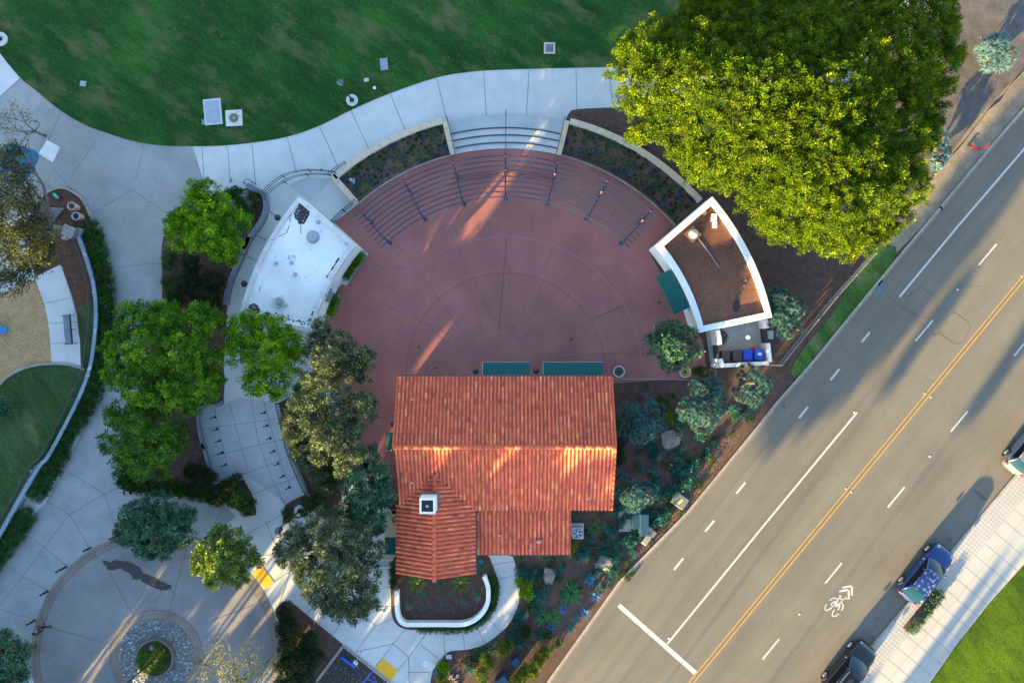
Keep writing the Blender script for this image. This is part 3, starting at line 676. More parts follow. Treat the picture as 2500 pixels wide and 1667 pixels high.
tiles('roof_tiles', (xa, yw, WE), (xa, -8.4, WE), (xm, yw-.06, WR_), (xm, -8.4, WR_), hall, 26, 7, 3, wc)
tiles('roof_tiles', (xb, yw, WE), (xb, -8.4, WE), (xm, yw-.06, WR_), (xm, -8.4, WR_), hall, 26, 7, 4, wc)
ridge('ridge_cap', (xm, yw-.12, WR_+.05), (xm, -8.75, WR_+.05), hall, .14, 17)
SX, SZ0, SZ1, SY = 3.94, 3.12, 2.55, -14.57
tiles('roof_tiles', (-2.46, SY, SZ1), (SX, SY, SZ1), (-2.46, YS+.1, SZ0), (SX, YS+.1, SZ0), hall, 23, 8, 5)
ridge('verge_cap', (-7.72, YN, ZE+.06), (-7.72, YRg, ZR_+.06), hall, .08, 12); ridge('verge_cap', (6.74, YN, ZE+.06), (6.74, YRg, ZR_+.06), hall, .08, 12); ridge('verge_cap', (6.74, YS, ZE+.06), (6.74, YRg, ZR_+.06), hall, .08, 12)
# solid roof body and walls below the tiles
mb = MB(); deck = .12
def gable(mb, x0, x1, y0, y1, yr, ze, zr):
    mb.add([(x0, y0, ze), (x1, y0, ze), (x1, y1, ze), (x0, y1, ze), (x0, yr, zr), (x1, yr, zr)], [(0, 1, 5, 4), (2, 3, 4, 5), (1, 2, 5), (3, 0, 4), (3, 2, 1, 0)])
gable(mb, XL+.03, XRr-.03, YS+.03, YN-.03, YRg, ZE-.03, ZR_-.03)
mb.add([(xa+.03, yw+.05, WE-.03), (xb-.03, yw+.05, WE-.03), (xb-.03, -8.6, WE-.03), (xa+.03, -8.6, WE-.03), (xm, yw+.02, WR_-.03), (xm, -8.75, WR_-.03)], [(0, 1, 4), (1, 2, 5, 4), (3, 0, 4, 5), (2, 3, 5), (3, 2, 1, 0)])
mb.add([(-2.45, SY+.03, SZ1-.03), (SX-.03, SY+.03, SZ1-.03), (SX-.03, YS+.3, SZ0-.03), (-2.45, YS+.3, SZ0-.03), (-2.45, SY+.03, SZ1-.14), (SX-.03, SY+.03, SZ1-.14), (SX-.03, YS+.3, SZ1-.14), (-2.45, YS+.3, SZ1-.14)], [(0, 1, 2, 3), (7, 6, 5, 4), (0, 4, 5, 1), (1, 5, 6, 2), (3, 7, 4, 0)])
mb.build('roof_deck', M_('roof_underlay', (.1, .045, .035), (.07, .03, .025), 4), hall)
mb = MB(); mb.box((-.48, -6.87, 1.6), (13.5, 8.2, 3.2)); mb.box((-5.15, -12.9, 1.58), (4.7, 5.0, 3.16)); mb.box((.7, -12.4, 1.2), (5.9, 3.6, 2.38)); mb.build('wall', stucco, hall)
for x in (-6.2, -4.9, -3.6): MB().box((x, -15.42, 1.4), (.7, .05, 1.2)).build('window', glassd, hall)
for x in (-6.5, 1.5, 5.2): MB().box((x, -2.75, 1.5), (.9, .05, 1.3)).build('window', glassd, hall)
for y in (-4.5, -9): MB().box((6.29, y, 1.5), (.05, 1.2, 1.2)).build('window', glassd, hall)
wd_ = M_('wood_door', (.1, .05, .03))
for x in (-.9, 3.2): MB().box((x, -2.74, 1.05), (1.7, .06, 2.1)).build('door', wd_, hall)
MB().box((-7.25, -5.9, 1.05), (.06, 1.2, 2.1)).build('door', wd_, hall)
gm_ = M_('gutter_metal', (.06, .08, .1))
for a_, b_ in (((XL, YN+.08, ZE-.02), (XRr, YN+.08, ZE-.02)), ((xb+.05, YS, WE-.08), (xb+.05, yw, WE-.08)), ((SX, SY-.05, SZ1-.05), (-2.4, SY-.05, SZ1-.05))): MB().tube([a_, b_], .05, 6).build('gutter', gm_, hall)
# chimney
cx, cy = -5.47, -10.52
ch = MB(); ch.box((cx+.05, cy, 4.75), (1.0, 1.0, 2.5)); 
for dx, dy, sx, sy_ in ((-.44, 0, .12, 1.0), (.44, 0, .12, 1.0), (0, -.44, .76, .12), (0, .44, .76, .12)): ch.box((cx+dx+.05, cy+dy, 6.1), (sx, sy_, .26))
cho = ch.build('chimney', stucco, hall)
MB().box((cx+.05, cy, 6.01), (.76, .76, .03)).build('flue_opening', black, cho)
f = MB(); f.cyl((cx+.05, cy, 6.02), .09, .3, 12); f.build('flue_pipe', chrome, cho)
f = MB(); f.box((cx-.5, cy, 4.6), (.05, 1.15, .35)); f.box((cx+.6, cy, 4.6), (.05, 1.15, .35)); f.box((cx+.05, cy+.56, 4.75), (1.15, .05, .3)); f.build('flashing', M_('lead_flashing', (.09, .14, .15)), cho)
for p, z in ((cv('J', 1140, 265), 4.3), (cv('J', 1137, 830), 4.3), (cv('K', 660, 935), 4.0), (cv('K', 55, 1190), 2.95), (cv('K', 263, 1288), 2.75)):
    m = MB(); q = W(p, z); m.cyl(q-Vector((0, 0, .2)), .05, .4, 10); m.cyl(q+Vector((0, 0, .2)), .07, .04, 10); m.build('vent_pipe', chrome, hall)
q = W(cv('K', 325, 1236), 2.85); m = MB(); m.ball(q, .2, 10, (1, .7, .6)); m.build('roof_vent', M_('pink_vent', (.55, .28, .23)), hall, smooth=True)
def awning(parent, pts_top, pts_bot, name='awning'):
    """two wall points and two outer points, world"""
    a, b = pts_top; d, c = pts_bot; m = MB(); m.add([a, b, c, d], [(0, 1, 2, 3), (3, 2, 1, 0)])
    dz = Vector((0, 0, -.2)); m.add([d, c, c+dz, d+dz], [(0, 1, 2, 3), (3, 2, 1, 0)]); m.add([a, d, d+dz, a+dz], [(0, 1, 2), (2, 1, 0)]); m.add([b, c, c+dz], [(0, 1, 2), (2, 1, 0)])
    o = m.build(name, teal, parent)
    f = MB()
    for p, q in ((a, d), (b, c), (a.lerp(b, .5), d.lerp(c, .5))): f.tube([p-Vector((0, 0, .04)), q-Vector((0, 0, .04))], .018, 5)
    f.tube([d-Vector((0, 0, .03)), c-Vector((0, 0, .03))], .018, 5); f.build('awning_frame', chrome, o); return o
for x0, x1 in ((1178, 1294), (1326, 1472)):
    awning(hall, (W((x0, 924), 3.0), W((x1, 924), 3.0)), (W((x0, 884), 2.45), W((x1, 884), 2.45)))
awning(hall, (W((970, 1056), 3.1), W((970, 1099), 3.1)), (W((943, 1056), 2.6), W((943, 1099), 2.6)))
awning(hall, (W((975, 1312), 3.0), W((975, 1356), 3.0)), (W((940, 1312), 2.5), W((941, 1352), 2.5)))
def lantern(loc, wall, label):
    t = thing('wall_lantern', label, 'lantern', loc, 'lanterns fixed to the walls')
    m = MB(); m.tube([(0, 0, 0), (0, 0, .15), Vector(wall)*.6+Vector((0, 0, .2)), Vector(wall)], .02, 6); m.build('bracket', black, t)
    m = MB(); m.cyl((0, 0, -.35), .1, .3, 6, .15); m.build('glass', M_('frosted', (.5, .5, .45)), t)
    m = MB(); m.cyl((0, 0, -.05), .24, .16, 6, .06); m.cyl((0, 0, .11), .04, .08, 6); m.build('hood', black, t); return t
lantern(W((1161, 906), 2.6), (0, -.6, .1), 'black hexagonal lantern left of both green awnings on the tiled hall')
lantern(W((1309, 905), 2.6), (0, -.6, .1), 'black lantern in the gap between the two long green awnings')
lantern(W((961, 1036), 2.6), (.45, 0, .1), 'black lantern on the left end wall of the tiled hall')
lantern(W((677, 531), 2.2), (.5, -.3, .1), 'black hexagonal lantern at the upper left side of the white roofed building')
lantern(W((595, 693), 2.2), (.6, 0, .1), 'black hexagonal lantern beside the middle of the white roofed building')
# ---------------- two curved pavilion buildings ----------------
R0, R1 = pr(459), pr(634)
def pavilion(name, label, a0, a1, roofm, wallm, capw, rimm):
    t = thing(name, label, 'building', (PC.x+16*math.cos(R((a0+a1)/2)), PC.y+16*math.sin(R((a0+a1)/2)), 0)); o = t.location.copy()
    c = PC-o
    def rg(r0, r1, z0, z1, b0=a0, b1=a1, n=24): return MB().prism(arc(c, r1, b0, b1, n)+arc(c, r0, b1, b0, n), z0, z1)
    rg(R0, R1, 0, 2.42).build('wall', wallm, t); rg(R0+capw*.6, R1-capw*.6, 2.3, 2.5).build('roof', roofm, t)
    da = capw/R1*57.3
    m = MB(); m.strip(arc(c, R1-capw/2, a0, a1, 24), capw, 2.42, 2.75); m.strip(arc(c, R0+capw/2, a0, a1, 24), capw, 2.42, 2.75)
    for a in (a0, a1):
        s = 1 if a == a0 else -1; d = Vector((math.cos(R(a)), math.sin(R(a)), 0)); nn = Vector((-d.y, d.x, 0))*s*capw/2
        m.strip([c+d*(R0+capw)+nn, c+d*(R1-capw)+nn], capw, 2.42, 2.747)
    m.build('parapet', rimm, t, bevel=.02); return t, c
m, t_, b, L = nmat('white_membrane_roof'); v = pos(t_)
cc = ramp(t_, noi(t_, v, .5, 5, .6), [(.3, (.62, .6, .58)), (.7, (.82, .79, .77))])
cc = mix(t_, ramp(t_, noi(t_, v, 1.0, 9, .8), [(.57, 0.0), (.64, .9)]), cc, (.3, .31, .33)); cc = mix(t_, ramp(t_, noi(t_, v, 2.3, 8, .8), [(.62, 0.0), (.65, .95)]), cc, (.06, .06, .065))
L(cc, b.inputs['Base Color']); b.inputs['Roughness'].default_value = .8; memb = m
gravel = M_('brown_gravel_roof', (.2, .082, .048), (.13, .06, .042), .7, .95, fine=.45, finesc=13, bmp=.5, big=.3, speck=((.3, .25, .2), 14, .7))
lp_, lc = pavilion('white_roof_building', 'curved white building with a stained white membrane roof left of the plaza', 139.3, 167.9, memb, stucco, .3, stucco_s)
rp_, rc = pavilion('brown_roof_building', 'curved white building with a brown gravel roof and green awning right of the plaza', 12.1, 40.7, gravel, stucco, .42, stucco)
lo, ro = lp_.location, rp_.location
def lw(c, x, y, z=2.5): return W(cv(c, x, y), z)-lo
def rw(c, x, y, z=2.5): return W(cv(c, x, y), z)-ro
m = MB(); p = lw('F', 460, 502); m.cyl(p, .44, .1, 20); m.cyl(p+Vector((0, 0, .1)), .38, .35, 20, .34); m.cyl(p+Vector((0, 0, .45)), .04, .06, 8); m.build('roof_fan', M_('galvanised', (.3, .33, .34), rough=.5), lp_, smooth=False)
m = MB(); p = lw('F', 238, 942); m.box(p+Vector((0, 0, .1)), (.8, .7, .2), rz=.3); m.build('skylight_kerb', stucco_s, lp_); m = MB(); m.cyl(p+Vector((0, 0, .2)), .28, .22, 16, .2); m.build('roof_fan', M_('galvanised_fan', (.25, .28, .32)), lp_)
for x, y in ((207, 683), (313, 678), (337, 757), (496, 400), (691, 543)):
    m = MB(); p = lw('F', x, y); m.cyl(p, .06, .25, 10); m.cyl(p, .16, .03, 12); m.build('vent_pipe', chrome, lp_)
deb_ = M_('leaf_debris', (.07, .065, .06), (.03, .028, .028), 4, .95, fine=.6, speck=((.4, .4, .42), 9, .6))
m = MB()
def blot(s, z=2.505, j=.05, o=lo):
    q = sm([W(p, 2.5)-o for p in pl(s)], True, 5); q = [p+Vector((random.uniform(-j, j), random.uniform(-j, j), 0)) for p in q]; m.flat(q, z)
blot('F 375,262 400,290 438,310 440,335 425,370 405,405 375,415 345,380 330,345 345,310 360,285'); m.build('debris_patch', deb_, lp_); m = MB(); blot('F 25,965 55,955 85,970 95,995 80,1025 50,1030 20,1000'); m.build('debris_patch', deb_, lp_); m = MB()
for s in ('F 320,330 300,370 310,400', 'F 300,420 280,470 225,500', 'F 375,415 378,480'): m = MB(); m.strip([W(p, 2.5)-lo for p in pl(s)], .05, 2.506); m.build('roof_crack', deb_, lp_)
m = MB()
for s in ('F 330,345 90,870', 'F 425,520 210,960', 'F 600,490 320,1060', 'F 640,650 470,1000', 'F 165,620 300,680', 'F 150,640 90,880'): m.strip([W(p, 2.5)-lo for p in pl(s)], .05, 2.508)
m.build('roof_seam', M_('seam_white', (.8, .8, .8), (.6, .6, .62), 4), lp_)
m = MB(); 
for k in range(260):
    u = random.random(); p = W(cv('F', 560-140*u+random.gauss(0, 6), 860+240*u+random.gauss(0, 6)), 2.5)-lo if k % 2 else W(cv('F', 60+350*u, 1020+60*u+random.gauss(0, 14)), 2.5)-lo
    if k % 5 == 0: p = W(cv('F', 640-90*u, 640+140*u), 2.5)-lo
    m.cyl(p+Vector((0, 0, .006)), random.uniform(.01, .07), .002, 7)
tag(m.build('mould_spots', M_('mould', (.04, .04, .045)), lp_), kind='stuff')
m = MB(); a, b_ = W(cv('F', 610, 808), 2.2)-lo, W(cv('F', 582, 872), 2.2)-lo; c_, d_2 = W(cv('F', 612, 886), 2.1)-lo, W(cv('F', 638, 818), 2.1)-lo
m.prism([a, b_, c_, d_2], 2.05, 2.12); m.build('door_canopy', M_('canopy_grey', (.42, .44, .46)), lp_)
m = MB(); ang = math.atan2(.35, -.94); m.box(PC-lo+Vector(((R0-.02)*math.cos(R(156)), (R0-.02)*math.sin(R(156)), 1.05)), (.06, 1.0, 2.1), rz=R(156)); m.build('door', M_('blue_grey_door', (.2, .24, .28)), lp_)
# right pavilion details
m = MB(); p = rw('G', 1376, 482); m.box(p+Vector((0, 0, .05)), (.85, .85, .1), rz=.75); m.build('fan_base', M_('rusty_flashing', (.35, .16, .09)), rp_); m = MB(); m.cyl(p+Vector((0, 0, .1)), .33, .25, 20, .3); m.ball(p+Vector((0, 0, .33)), .3, 14, (1, 1, .5)); m.build('roof_fan', M_('cream_metal', (.62, .56, .5)), rp_, smooth=True)
m = MB(); p = rw('H', -77, 905); m.cyl(p, .06, .4, 10); m.ball(p+Vector((0, 0, .42)), .14, 12, (1, 1, .6)); m.build('vent_cowl', stucco, rp_, smooth=True)
m = MB()
for x, y, a in ((1518, 370, .34), (1524, 418, .28)): m.box(rw('G', x, y)+Vector((0, 0, .06)), (a*1.1, a*1.5, .12), rz=-.05)
m.build('pipe_block', stucco, rp_)
m = MB(); m.tube([rw('G', 1403, 497)+Vector((0, 0, .05)), rw('G', 1480, 600)+Vector((0, 0, .05)), rw('G', 1555, 710)+Vector((0, 0, .05))], .03, 6); m.build('conduit', chrome, rp_)
m = MB(); blot('G 1655,940 1690,935 1700,970 1680,1010 1650,990', 2.506, .03, ro); m.tube([rw('G', 1700, 880)+Vector((0, 0, .02)), rw('G', 1672, 900)+Vector((0, 0, .02)), rw('G', 1680, 950)+Vector((0, 0, .02)), rw('G', 1650, 990)+Vector((0, 0, .02))], .025, 5); m.build('roof_cable', black, rp_)
for x, y in ((1656, 617), (1243, 577), (1738, 797), (1725, 834)):
    m = MB(); m.cyl(rw('G', x, y), .05, .15, 8); m.build('vent_pipe', rockm, rp_)
m = MB(); m.cyl(rw('G', 1455, 338), .15, .1, 12); m.build('drain_collar', M_('ochre', (.5, .3, .12)), rp_)
awning(rp_, (W(cv('G', 1225, 722), 2.5)-ro, W(cv('G', 1357, 980), 2.5)-ro), (W(cv('G', 1123, 770), 2.05)-ro, W(cv('G', 1250, 1028), 2.05)-ro))
m = MB(); m.box(PC-ro+Vector(((R0-.02)*math.cos(R(27)), (R0-.02)*math.sin(R(27)), 1.05)), (.06, 2.4, 1.8), rz=R(27)); m.build('serving_hatch', glassd, rp_)
# storage yard beside it
yd = thing('bin_yard', 'small walled bin enclosure with white walls below the brown roofed building', 'enclosure', W((1790, 850)))
yo = yd.location
def yw_(s, wd, h, name='wall', z0=0): m = MB(); m.strip([p-yo for p in pw(s)], wd, z0, h); return m.build(name, stucco, yd)
MB().prism([p-yo for p in pw('G 1465,1150 1500,1390 H 40,1090 10,780')], 0, Z4+.006).build('yard_floor', M_('yard_concrete', (.36, .36, .35), (.27, .27, .27), 1.2, .9, fine=.15, speck=((.1, .1, .1), 6, .68)), yd)
yw_('G 1505,1140 1520,1235', .3, 1.7); yw_('G 1523,1330 1530,1372', .32, 1.7); yw_('G 1500,1378 H 38,1078', .26, 1.3); yw_('H 42,1070 28,945', .2, 1.5); yw_('H 20,845 8,790', .25, 1.6)
m = MB(); m.strip([p-yo for p in pw('G 1512,1242 1520,1326')], .08, .1, 1.4); m.build('gate', M_('dark_gate', (.03, .035, .04)), yd)
m = MB(); m.strip([p-yo for p in pw('H 16,850 26,940')], .08, .1, 1.4); m.build('gate', M_('dark_gate', (.03, .035, .04)), yd)
def bin_(px, py, col, label, rz=0):
    t = thing('wheeled_bin', label, 'bin', W((px, py)), 'bins in the walled yard', rz)
    mm = M_('bin_plastic', col, tuple(x*.8 for x in col), 4, .5, local=True)
    MB().box((0, 0, .5), (.56, .62, .9), top=1.08).build('body', mm, t, bevel=.03)
    m = MB(); m.box((0, .02, 1.0), (.64, .72, .07)); m.box((0, .02, 1.045), (.5, .55, .03)); m.box((0, .38, .98), (.5, .06, .05)); m.build('lid', mm, t, bevel=.03)
    for s in (-.25, .25):
        m = MB(); m.tube([(s-.03, .3, .1), (s+.03, .3, .1)], .1, 12); m.build('wheel', rubber, t)
    return t
bin_(1762, 869, (.07, .045, .04), 'brown wheeled bin nearest the gate of the walled yard'); bin_(1790, 868, (.075, .05, .043), 'brown wheeled bin beside the blue ones')
b1 = bin_(1816, 866, (.01, .07, .5), 'plain blue wheeled bin next to the brown bin'); b2 = bin_(1843, 865, (.01, .1, .6), 'blue wheeled bin with a white sticker on the lid, in the corner')
MB().box((.02, .05, 1.064), (.26, .2, .006)).build('sticker', M_('sticker_white', (.7, .75, .8)), b2)
m = MB(); m.ball(W((1836, 851))+Vector((0, 0, .8)), .17, 14); m.cyl(W((1836, 851)), .12, .7, 12); tag(m.build('red_float', M_('red_plastic', (.6, .03, .02), rough=.4), smooth=True), 'red round cap on a post behind the blue bins', 'cap')
m = MB(); hc = W(cv('G', 1560, 1185))
for k in range(9):
    r_ = random.uniform(.24, .5); m.tube([hc+Vector((r_*math.cos(a)+.05*math.sin(3*a+k), r_*1.05*math.sin(a), .05+.035*k+.02*math.sin(5*a+k))) for a in [2*math.pi*i/24 for i in range(25)]], .018, 5)
tag(m.build('hose_coil', black, smooth=True), 'coil of black hose on the floor of the bin yard', 'hose')
for i, (x, y) in enumerate(((50, 888), (87, 888))):
    m = MB(); m.box(W(cv('H', x, y))+Vector((0, 0, .04)), (.36, .62, .08)); tag(m.build('paving_slab', conc), ('grey slab touching the yard wall outside the gate', 'grey slab farther from the yard wall outside the gate')[i], 'slab', 'slabs outside the yard gate')
# ---------------- planter walls ----------------
def coping(name, label, paths, wd, h, mat_, loc, cat='wall'):
    t = thing(name, label, cat, loc); m = MB(); k = MB()
    for p in paths: m.strip([q-loc for q in p], wd-.06, 0, h-.07); k.strip([q-loc for q in p], wd, h-.07, h)
    m.build('wall', stucco, t); o = k.build('coping', mat_, t)
    j = MB()
    for p in paths:
        acc = 0
        for i in range(1, len(p)):
            acc += (p[i]-p[i-1]).length
            if acc > .62:
                acc = 0; d = (p[i]-p[i-1]).normalized(); n = Vector((-d.y, d.x, 0))*wd/2; j.strip([p[i]-loc+n, p[i]-loc-n], .014, h+.003)
    j.build('coping_joints', jointm, o); return t
def rad(a, r0, r1, n=8): return [PC+Vector((math.cos(R(a)), math.sin(R(a)), 0))*pr(r0+(r1-r0)*i/n) for i in range(n+1)]
coping('planter_wall', 'tan capped curved planter wall left of the entrance steps', [rad(103.6, 547, 629), arc(PC, pr(630), 104.3, 131.2, 44), rad(131.3, 637, 550)], .4, .45, tanstone, PC+Vector((-8, 16, 0)))
coping('planter_wall', 'tan capped curved planter wall right of the entrance steps, partly under the fig tree', [rad(76.4, 547, 629), arc(PC, pr(630), 75.7, 41.5, 50)], .4, .45, tanstone, PC+Vector((8, 16, 0)))
struct('planting_bed', ring(PC, pr(549), pr(627), 103.9, 130.8, 0, .06), mulch_bed); struct('planting_bed', ring(PC, pr(549), pr(627), 76.1, 41, 0, .06), mulch_bed)
struct('bed_edge', ring(PC, pr(545), pr(549), 103.9, 131.4, 0, .1), kerbm); struct('bed_edge', ring(PC, pr(545), pr(549), 76.1, 41, 0, .1), kerbm)
# ---------------- pergola ----------------
pg = thing('pergola', 'curved dark blue steel pergola of nine arcs on seven beams over the plaza', 'pergola', PC)
ZP = 3.0; K = 1.0
def pz(r): return r/PX*(H-ZP)/H      # radius read at beam height
pcx = W((1234, 914), ZP)-PC; pcx.z = 0
pm_ = M_('pergola_paint', (.018, .04, .075), (.014, .032, .06), 3, .32, .1, .7)
for i in range(9):
    r_ = pz(433+100*i/8); m = MB(); c_ = pcx
    m.strip(arc(c_, r_, 45.6+(.6 if i > 4 else 0), 134.4-(.6 if i > 4 else 0), 70), .06, ZP, ZP+.14); m.build('purlin', pm_, pg)
redl = bpy.data.materials.new('red_lamp'); redl.use_nodes = True; bb_ = redl.node_tree.nodes['Principled BSDF']; bb_.inputs['Base Color'].default_value = (.6, .02, .03, 1); bb_.inputs['Emission Color'].default_value = (1, .02, .05, 1); bb_.inputs['Emission Strength'].default_value = .12
for k in range(7):
    a = 48.3+13.9*k; d = Vector((math.cos(R(a)), math.sin(R(a)), 0)); m = MB()
    m.strip([pcx+d*pz(423), pcx+d*pz(541)], .1, ZP-.2, ZP-.003); m.build('beam', pm_, pg)
    for q in (447, 520):
        m = MB(); m.cyl(pcx+d*pz(q), .07, ZP-.2, 10); m.cyl(pcx+d*pz(q), .16, .03, 10); m.build('post', pm_, pg)
    for q, s in ((531, .05), (497, .05)):
        m = MB(); m.box(pcx+d*pz(q)+Vector((0, 0, ZP+.17)), (.06, .06, .05), rz=R(a)); m.build('lamp', redl, pg)
for k in (4, 5, 1, 2, 0):
    a = 48.3+13.9*k; d = Vector((math.cos(R(a)), math.sin(R(a)), 0)); m = MB(); m.ball(pcx+d*pz(502)+Vector((0, 0, ZP+.18)), .08, 8, (1, 1, .8)); m.build('speaker', M_('pale_plastic', (.2, .19, .18)) if k < 3 else black, pg)
# ---------------- fences, rails ----------------
def fence(name, label, pts, h, post=2.0, sp=.13, cat='fence', mat_=None, rails=(.12, .95), pick=.009, group=None, rw_=.02, closed=False, base=0):
    mat_ = mat_ or black; pts = [Vector((p[0], p[1], 0)) for p in pts]; loc = pts[len(pts)//2].copy(); t = thing(name, label, cat, loc, group); pts = [p-loc for p in pts]
    seg = [0]
    for i in range(1, len(pts)): seg.append(seg[-1]+(pts[i]-pts[i-1]).length)
    def at(s):
        for i in range(1, len(pts)):
            if s <= seg[i] or i == len(pts)-1: return pts[i-1].lerp(pts[i], (s-seg[i-1])/max(seg[i]-seg[i-1], 1e-6))
    for q in rails: m = MB(); m.tube([p+Vector((0, 0, base+h*q)) for p in pts], rw_, 5); m.build('rail', mat_, t)
    n = max(1, round(seg[-1]/post))
    for i in range(n+1): p = at(seg[-1]*i/n); m = MB(); m.box(p+Vector((0, 0, base/2+h/2+.02)), (.05, .05, base+h+.04)); m.build('post', mat_, t)
    if sp:
        m = MB()
        for i in range(int(seg[-1]/sp)): p = at((i+.5)*sp); m.box(p+Vector((0, 0, base+h*.53)), (pick*2, pick*2, h*(rails[-1]-rails[0])))
        m.build('pickets', mat_, t)
    return t
fence('planter_fence', 'low black picket fence along the inner edge of the left planter', arc(PC, pr(552), 104.4, 112, 10), .9, cat='fence')
fence('planter_fence', 'long black picket fence between the red plaza and the right planter', arc(PC, pr(554), 75.6, 41.4, 40), .95, cat='fence', pick=.014)
fence('entrance_gate', 'black picket gate between the white roofed building and the left planter', pw('F 605,402 655,350 760,262'), 1.1, 1.2, .1, 'gate', pick=.014)
fence('bench_rail', 'curved rust brown railing under the middle of the pergola', arc(PC, pr(484), 104, 76, 30), .5, 2.2, .12, 'railing', M_('rust_metal', (.16, .06, .05)), rails=(.2, .95), pick=.018)
g = 'handrails of the entrance steps'
for a, lb in ((103, 'straight dark handrail along the left side of the entrance steps'), (90, 'straight dark handrail down the middle of the entrance steps'), (77, 'straight dark handrail along the right side of the entrance steps')):
    fence('handrail', lb, rad(a, 548, 632), .9, 1.3, 0, 'handrail', steel, rails=(1,), group=g, rw_=.03)
hr1, hr2 = sm(pw('B 135,1330 190,1275 260,1222 350,1190 430,1178 500,1178 625,1190'), n=5), sm(pw('B 152,1350 210,1297 290,1248 360,1218 440,1205 520,1203 590,1210'), n=5)
fence('handrail', 'outer of the two curved dark handrails above the blue ramp slab', hr1, .9, 1.8, 0, 'handrail', steel, rails=(1, .55), rw_=.028)
fence('handrail', 'inner of the two curved dark handrails above the blue ramp slab', hr2, .9, 1.8, 0, 'handrail', steel, rails=(1, .55), rw_=.028)
fence('handrail', 'short dark handrail at the left end of the tan planter wall', pw('B 580,1205 635,1160 690,1125'), .9, 1.2, 0, 'handrail', steel, rails=(1, .5), rw_=.028)
fence('handrail', 'looped dark handrail on the end of the curved grey wall', sm(pw('B 12,1265 25,1248 50,1243 70,1262 72,1280 100,1310 150,1372'), n=4), .9, .8, 0, 'handrail', steel, rails=(1,), rw_=.028)
def lowwall(name, label, pts, wd, h, mat_, capm=None):
    loc = Vector(pts[len(pts)//2]); t = thing(name, label, 'wall', loc); q = [p-loc for p in pts]
    m = MB(); m.strip(q, wd, 0, h); m.build('wall', mat_, t, bevel=.03); m = MB(); m.strip(q, wd+.04, h-.01, h+.05); m.build('cap', capm or mat_, t, bevel=.02); return t
lowwall('curved_wall', 'low blue grey wall curving between the planting bed and white building', sm(pw('B 25,1275 60,1300 F 130,210 150,270 150,320 120,400 40,515 0,590 E 1630,135 1580,258 1525,380 1495,470 1478,572'), n=5), .3, .55, greyw)
lowwall('garden_wall', 'U shaped low white stucco wall round the cycad bed', pw('M 1247,790 1250,930')+sm(pw('M 1250,950 1268,1020 1315,1060 1400,1063 1600,1063 1775,1062 1870,1032 1945,965 1985,880 1990,780 1972,710 1955,672'), n=5), .27, .6, stucco)
lowwall('terrace_wall', 'low grey wall along the left side of the bollard terrace', sm(pw('E 1450,1190 1440,1215 1380,1220 1300,1240 1297,1280 1310,1400 1340,1500 I 1335,0 1370,130 1410,255'), n=4)+sm(pw('I 1420,255 1500,225 1560,200 1580,210'), n=3), .14, .45, greyw)
cw = sm(pw('E 540,130 600,300 640,450 655,600 650,740 622,950 570,1110 480,1300 350,1540 I 290,150 160,370 0,650 -150,850'), n=5)
lowwall('retaining_wall', 'long curved blue grey retaining wall beside the play area lawn', cw, .22, .7, M_('blue_grey_stucco', (.24, .3, .36), (.17, .22, .27), 1.2, .85, fine=.1, speck=((.45, .48, .5), 2.2, .66)))
cf = sm(pw('E 510,120 570,270 610,430 625,600 615,750 588,940 540,1090 450,1285 322,1530 I 245,150 125,370 -30,630 -150,800'), n=5)
fence('play_area_fence', 'long curved dark fence running beside the retaining wall at left', cf, 1.1, 2.3, .11, 'fence', steel, rails=(.1, .97), pick=.012, rw_=.026)
fence('terrace_fence', 'black picket fence down the right side of the bollard terrace', sm(pw('J 230,288 262,420 300,590 360,750 430,895 490,975 565,1062'), n=4), 1.1, 2.2, .12, 'fence', black, pick=.018, rw_=.03)
fence('side_gate', 'dark metal gate left of the tiled hall under the olive tree', pw('J 890,1372 1015,1368'), 1.3, 1.2, .12, 'gate', pick=.014)
fence('garden_rail', 'thin pale rail below the plaza right of the tiled hall', pw('K 815,122 1370,128'), .35, 2.5, 0, 'railing', M_('pale_rail', (.3, .31, .33)), rails=(1,), rw_=.03)
fence('verge_fence', 'grey picket fence along the road verge below the fig tree', pw('H 765,345 500,640 300,885 133,1094'), 1.1, 2.2, .16, 'fence', M_('weathered_metal', (.3, .3, .28)), pick=.022, rw_=.02)
fence('verge_fence', 'very short grey fence stub closing the corner by the bin yard', pw('H 130,1096 62,1096'), 1.0, 1.4, .16, 'fence', M_('weathered_metal', (.3, .3, .28)), pick=.015, rw_=.018)
fence('yard_screen', 'thin mesh screen strip below the bin yard', pw('K 1485,60 1525,65 1525,140'), .5, 1, .12, 'fence', M_('weathered_metal', (.3, .3, .28)))
# edging board along the upper verge
m = MB(); m.strip(pw('D 1900,400 1725,590 1650,700 1570,760 1450,920 1380,1010 1290,1110 1210,1195'), .08, 0, .18); tag(m.build('edging_board', M_('grey_board', (.2, .17, .14))), 'weathered edging board between grey soil and the sandy verge', 'edging')
